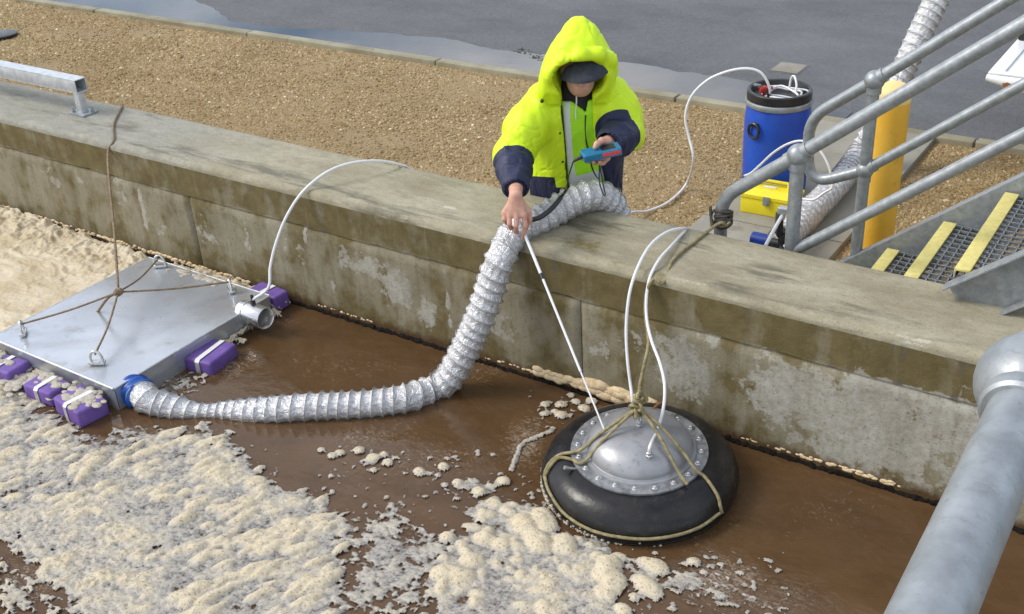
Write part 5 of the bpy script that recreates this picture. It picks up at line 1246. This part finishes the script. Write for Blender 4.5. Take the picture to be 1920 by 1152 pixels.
# pelvis and kneeling legs
hip = Lc(1083, 400, -.02)
for s_ in (-1, 1):
    h_ = hip+[s_*.085, 0, 0]; kne = np.array([h_[0]+s_*.04, .13, .055]); ank = np.array([h_[0]+s_*.05, -.24, .045])
    Bd.cap(h_, kne, .075, .05, .02); Bd.cap(kne, ank, .05, .035, .02)
v, Q = Bd.mesh(1); mk('body', quads(tow(v), Q, 180), 'skin', worker)
Tr_ = SDF((-.4, -.4, -.04), (.4, .3, .5), .009)
for s_ in (-1, 1):
    h_ = hip+[s_*.085, 0, 0]; kne = np.array([h_[0]+s_*.04, .13, .055]); ank = np.array([h_[0]+s_*.05, -.24, .045])
    Tr_.cap(h_, kne, .105, .072, .03); Tr_.cap(kne, ank, .072, .056, .02)
Tr_.ell(hip+[0, -.02, .02], (.18, .14, .13), 0, 0, .03)
v, Q = Tr_.mesh(2); v[:, 2] = np.maximum(v[:, 2], GRAV+.002); mk('trousers', quads(tow(v), Q, 180), 'trouser_cloth', worker)
for s_ in (-1, 1):
    m = MB(); ank = np.array([hip[0]+s_*.135, -.26, .05]); m.ball((0, 0, 0), .05, 16, (1, 1.3, 1)); m.v = [tow(m.v[0]+ank)]; m.ball((0, 0, 0), .045, 16, (1, 1.7, .8)); m.v[1] = tow(m.v[1]+ank+[0, -.07, -.02]); mk('boot', m.mesh(180), 'black_plastic', worker)
# cap with peak
Cp = SDF((hc[0]-.13, hc[1]-.16, hc[2]-.06), (hc[0]+.13, hc[1]+.16, hc[2]+.16), .0055); Cp.ell(hc+[0, -.005, .018], (.083, .103, .105), .45, 0, .01)
Cp.op(lambda x, y, z: (z-(hc[2]-.005)-.45*(hc[1]+.02-y)*-1)+0*x, hc-.2, hc+.2, .004, True) if False else None
Cp.op(lambda x, y, z: (z-hc[2]-.010-.30*(y-hc[1]))+0*x, hc-.2, [hc[0]+.2, hc[1]+.2, hc[2]+.03], .004, True)
v, Q = Cp.mesh(1); cp = mk('cap', quads(tow(v), Q, 180), 'cap_cloth', worker)
rear = curve(F3((1050, 144, 0.280), (1062, 126, 0.310), (1082, 116, 0.330), (1105, 111, 0.330), (1126, 112, 0.305), (1136, 122, 0.265)), .004); front = curve(F3((1049, 146, 0.290), (1062, 151, 0.350), (1082, 155, 0.400), (1106, 153, 0.410), (1128, 144, 0.385), (1143, 132, 0.295)), .004)
k = 40; ri = np.linspace(0, len(rear)-1, k).astype(int); fi = np.linspace(0, len(front)-1, k).astype(int); rows = []
for t_ in np.linspace(0, 1, 9): rows.append(rear[ri]*(1-t_)+front[fi]*t_+np.array([0, 0, .010])*math.sin(math.pi*t_))
T_ = np.array(rows); Bt = T_+np.array([0, -.001, -.006])
v = np.concatenate([T_.reshape(-1, 3), Bt.reshape(-1, 3)]); M_ = 9*k
ff = [(i*k+j, i*k+j+1, (i+1)*k+j+1, (i+1)*k+j) for i in range(8) for j in range(k-1)]; ff += [tuple(M_+x for x in q_[::-1]) for q_ in ff]
ff += [(8*k+j, 8*k+j+1, M_+8*k+j+1, M_+8*k+j) for j in range(k-1)]+[(i*k, (i+1)*k, M_+(i+1)*k, M_+i*k) for i in range(8)]+[((i+1)*k-1, (i+2)*k-1, M_+(i+2)*k-1, M_+(i+1)*k-1) for i in range(8)]
m = MB(); m.add(tow(v), ff); mk('peak', m.mesh(60), 'cap_cloth', cp)
# trims: black zip edges, press studs, hood toggle, neck cord
def front_b(px_, py_, off=.0):
    b = .2; R = np.array(sorted(TORSO))
    for _ in range(8):
        p = Lc(px_, py_, b); ca, cb, ra, rb_ = [np.interp(p[2], R[:, 0], R[:, i]) for i in (1, 2, 3, 4)]; b = cb+rb_*math.sqrt(max(.05, 1-((p[0]-ca)/ra)**2))+off
    return Lc(px_, py_, b)
def trim(name, pts, r, mat, off): mk(name, MB().tube([tow(front_b(x, y, off)) for x, y in pts], r, 8, .01).mesh(180), mat, worker)
trim('zip_edge', [(1050, 180), (1053, 205), (1056, 240), (1060, 290), (1063, 330), (1066, 356)], .0055, 'black_plastic', -.012)
trim('zip_edge', [(1113, 180), (1114, 205), (1116, 240), (1119, 262)], .0035, 'black_plastic', -.012)
trim('vest_zip', [(1098, 216), (1097, 240), (1099, 265), (1104, 285), (1112, 320), (1130, 348)], .0035, 'black_plastic', -.020)
trim('neck_cord', [(1080, 170), (1081, 190), (1079, 212), (1080, 225)], .0032, 'strap_white', -.005)
for x, y in ((1047, 176), (1050, 250), (1055, 304)): mk('press_stud', MB().ball(tow(front_b(x, y, .004)), .0055, 10), 'black_plastic', worker)
for x, y in ((1147, 160), (1136, 172)): mk('press_stud', MB().ball(tow(front_b(x, y, .02)), .006, 10), 'black_plastic', worker)
mk('collar_tab', MB().tube([tow(front_b(1132, 156, .012)), tow(front_b(1122, 172, .012)), tow(front_b(1115, 186, .008))], .010, 8, .01).mesh(60), 'black_plastic', worker)
tg_ = Lc(1016, 190, .27); m = MB(); m.ball(tow(tg_), .0085, 10); m.cyl(tow(tg_), tow(Lc(1017, 178, .27)), .002, 6); mk('hood_toggle', m, 'black_plastic', worker)
mk('wrist_cuff', MB().tube([tow(Wr+(Er-Wr)*.06), tow(Wr+(Wr-Er)*.10)], .042, 20, .01).mesh(60), 'trouser_cloth', worker)

# meter in the left hand
mc = tow(Lc(1127, 286, .542)); ma = tow(Lc(1160, 279, .522))-tow(Lc(1093, 294, .56)); ma /= np.linalg.norm(ma)
toc = CAM-mc; toc /= np.linalg.norm(toc); mu = np.cross(ma, toc); mu /= np.linalg.norm(mu); mu = -mu if mu[2] < 0 else mu; mf = np.cross(mu, ma); mf = mf if mf@toc > 0 else -mf
tl2 = math.radians(28); mu, mf = mu*math.cos(tl2)+mf*math.sin(tl2), mf*math.cos(tl2)-mu*math.sin(tl2)
MR = np.stack([ma, np.cross(mu, ma), mu], 1)
meter = thing('handheld_meter', 'teal blue handheld meter with red stripe held in the left hand', 'meter', mc)
ysg = 1 if (MR[:, 1]@toc) > 0 else -1
mk('meter_body', MB().box(mc, (.165, .070, .034), rot=MR, bev=.009, seg=3), 'teal_plastic', meter)
mk('label_stripe', MB().box(mc+MR@np.array([.036, ysg*.0352, .002]), (.078, .002, .017), rot=MR, bev=.0005), 'red_print', meter)
mk('display', MB().box(mc+MR@np.array([.03, 0, .0172]), (.06, .045, .002), rot=MR, bev=.0005), 'black_plastic', meter)
mk('plug', MB().cyl(mc-ma*.083, mc-ma*.12+np.array([0, 0, -.012]), .010, 12, r2=.006), 'black_plastic', meter)
st0 = mc-mu*.02-ma*.01
mk('wrist_strap', MB().tube([st0, st0+[0, 0, -.05], st0+[.005, -.01, -.11], st0+[.025, -.015, -.155], st0+[.035, -.012, -.165], st0+[.025, -.008, -.13], st0+[.006, .0, -.06], st0+[.0, .002, 0]], .0028, 8, .008).mesh(180), 'black_plastic', meter)
# probe: thin white wand from the right hand to the dome, black grip and cable back to the meter
top_p = tow(Lc(984, 440, .715)); tip = on_dome(1133, 808)+np.array([0, 0, .004])
wand = thing('probe_wand', 'thin white wand probe held down to the dome, with black grip and cable', 'probe', top_p)
dw = (tip-top_p); Lw = np.linalg.norm(dw)
m = MB(); m.cyl(top_p-dw*.03, top_p+dw*.22, .0068, 14); mk('handle_tube', m.mesh(40), 'tubing', wand)
m = MB(); m.cyl(top_p+dw*.215, top_p+dw*.245, .0072, 14); mk('joint_collar', m.mesh(40), 'black_plastic', wand)
m = MB(); m.cyl(top_p+dw*.24, top_p+dw*.72, .0055, 12); m.cyl(top_p+dw*.72, tip, .0036, 10); mk('probe_rod', m.mesh(40), 'tubing', wand)
g = [PY(990, 413, .030), PY(1010, 409, .05), PY(1028, 397, .09), PY(1041, 384, .14), PY(1051, 371, .19)]
mk('grip', MB().tube(g, .011, 14, .008).mesh(180), 'black_plastic', wand)
m = MB(); m.tube(g[-1:]+[g[-1]+[.01, .02, .02], g[-1]+[.02, .04, .045]], .009, 12, .003, rf=lambda s, a, p: .0065+.0025*np.sin(s*900)); mk('strain_relief', m.mesh(60), 'black_plastic', wand)
e_ = g[-1]+np.array([.02, .04, .045]); pl = mc-ma*.12+np.array([0, 0, -.012])
mk('cable', MB().tube([e_, e_*.6+pl*.4+[0, -.02, .0], pl], .003, 8, .01).mesh(180), 'black_plastic', wand)
